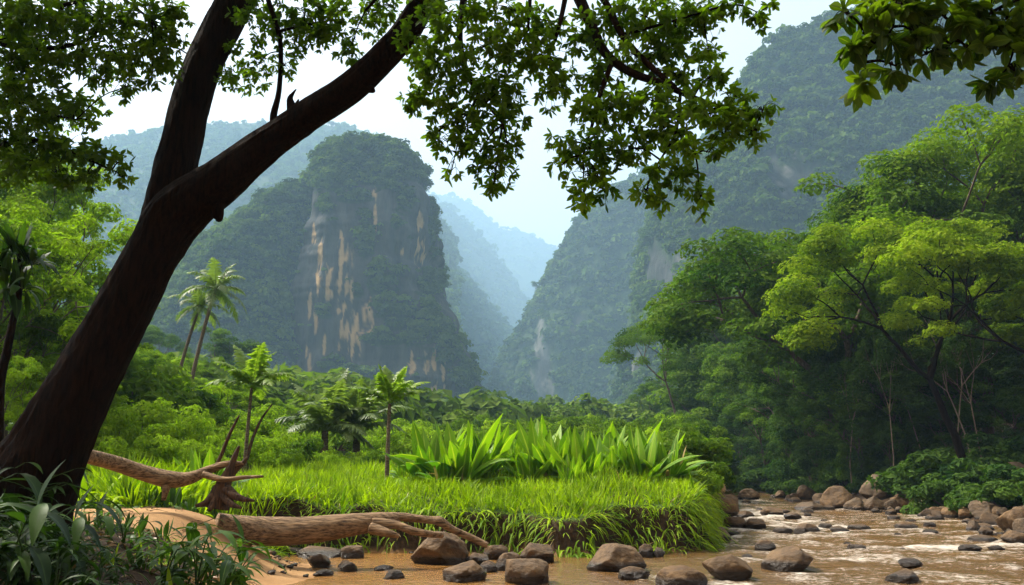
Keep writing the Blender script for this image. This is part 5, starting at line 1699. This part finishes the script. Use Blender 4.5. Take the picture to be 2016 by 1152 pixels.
# fallen leaves, twigs and pebbles
n = 1500
px_, d_ = ur.uniform(-60, 560, n), ur.uniform(7, 13.5, n)
q = np.array([P(a, 1050, b) for a, b in zip(px_, d_)])
q[:, 2] = ground_full(q[:, 0], q[:, 1])[0] + .02
dens = fbm(np.c_[q[:, :2] * 1.2, q[:, :1] * 0], 3, 4)
inside = poly_sdf(q[:, 0], q[:, 1], PATH)
q = q[(dens > -.1) & (q[:, 2] > .12) & (inside > -.1)]
V, Q, li = cards(q, np.array([0, 0, 1]) + ur.normal(0, .35, q.shape), ur.uniform(.05, .16, len(q)), ur, .45)
mb = MB(); mb.add(V, Q, tint=ur.random(len(q))[li])
tag(link('leaf_litter', mb.mesh('leaf_litter', M['litter'], smooth=False)), kind='stuff')
mb = MB()
for k in range(90):
    p = P(ur.uniform(160, 640), 1050, ur.uniform(8.5, 16.5))
    z = gz(p[0], p[1])
    if z < .03: continue
    a, L = ur.uniform(0, 6.28), ur.uniform(.12, .5)
    e = np.array([np.cos(a), np.sin(a), 0]) * L
    e[2] = gz(p[0] + e[0], p[1] + e[1]) - z
    b = np.array([p[0], p[1], z + .012])
    mb.add(*tube(spline([b, b + e * .5 + [ur.normal(0, .03), ur.normal(0, .03), .03], b + e], 8), np.linspace(.008, .003, 8), 4))
tag(link('twig_litter', mb.mesh('twig_litter', M['drift'])), kind='stuff')
mb = MB()
sv = np.array([v.co[:] for v in STONES[2].vertices])
sub2 = stone_mesh(560, M['rock'], 2)
sv = np.array([v.co[:] for v in sub2.vertices]); sf = np.array([list(p_.vertices) for p_ in sub2.polygons])
for k in range(420):
    if k < 170:
        p = P(ur.uniform(520, 1000), 1110, ur.uniform(14.0, 18.4))
    elif k < 260:
        i = int(ur.uniform(0, len(lip) - 1)); p = np.r_[lip[i] + (lip[i + 1] - lip[i]) * ur.random() - [0, .4], 0]
    else:
        i = int(ur.uniform(0, 6)); p = np.r_[RSH[i] + (RSH[i + 1] - RSH[i]) * ur.random() + [ur.uniform(-.3, 2.5), 0], 0]
    z = gz(p[0], p[1])
    if z < -.05: continue
    s = np.exp(ur.normal(-2.6, .5)) * (2.0 if k >= 260 else 1)
    mb.add(sv * s * np.array([1, ur.uniform(.7, 1), .7]) + [p[0], p[1], z], T=sf)
tag(link('pebbles', mb.mesh('pebbles', M['rock'])), kind='stuff')

# ------------------------------------------------------------------ haze
mb = MB()
x0, x1, y0, y1, z0, z1 = -5200, 5200, -60, 7200, -7, 1420
Vb = np.array([(x, y, z) for x in (x0, x1) for y in (y0, y1) for z in (z0, z1)], float)
mb.add(Vb, [(0, 1, 3, 2), (4, 6, 7, 5), (0, 4, 5, 1), (2, 3, 7, 6), (0, 2, 6, 4), (1, 5, 7, 3)])
m, t, out = new_mat('haze')
pv = nd(t, 'ShaderNodeVolumePrincipled')
pv.inputs['Color'].default_value = (*HAZE_COLOR, 1)
pv.inputs['Density'].default_value = HAZE_DENSITY
pv.inputs['Anisotropy'].default_value = 0.1
t.links.new(pv.outputs[0], out.inputs['Volume'])
tag(link('haze', mb.mesh('haze', m, smooth=False)), kind='stuff')
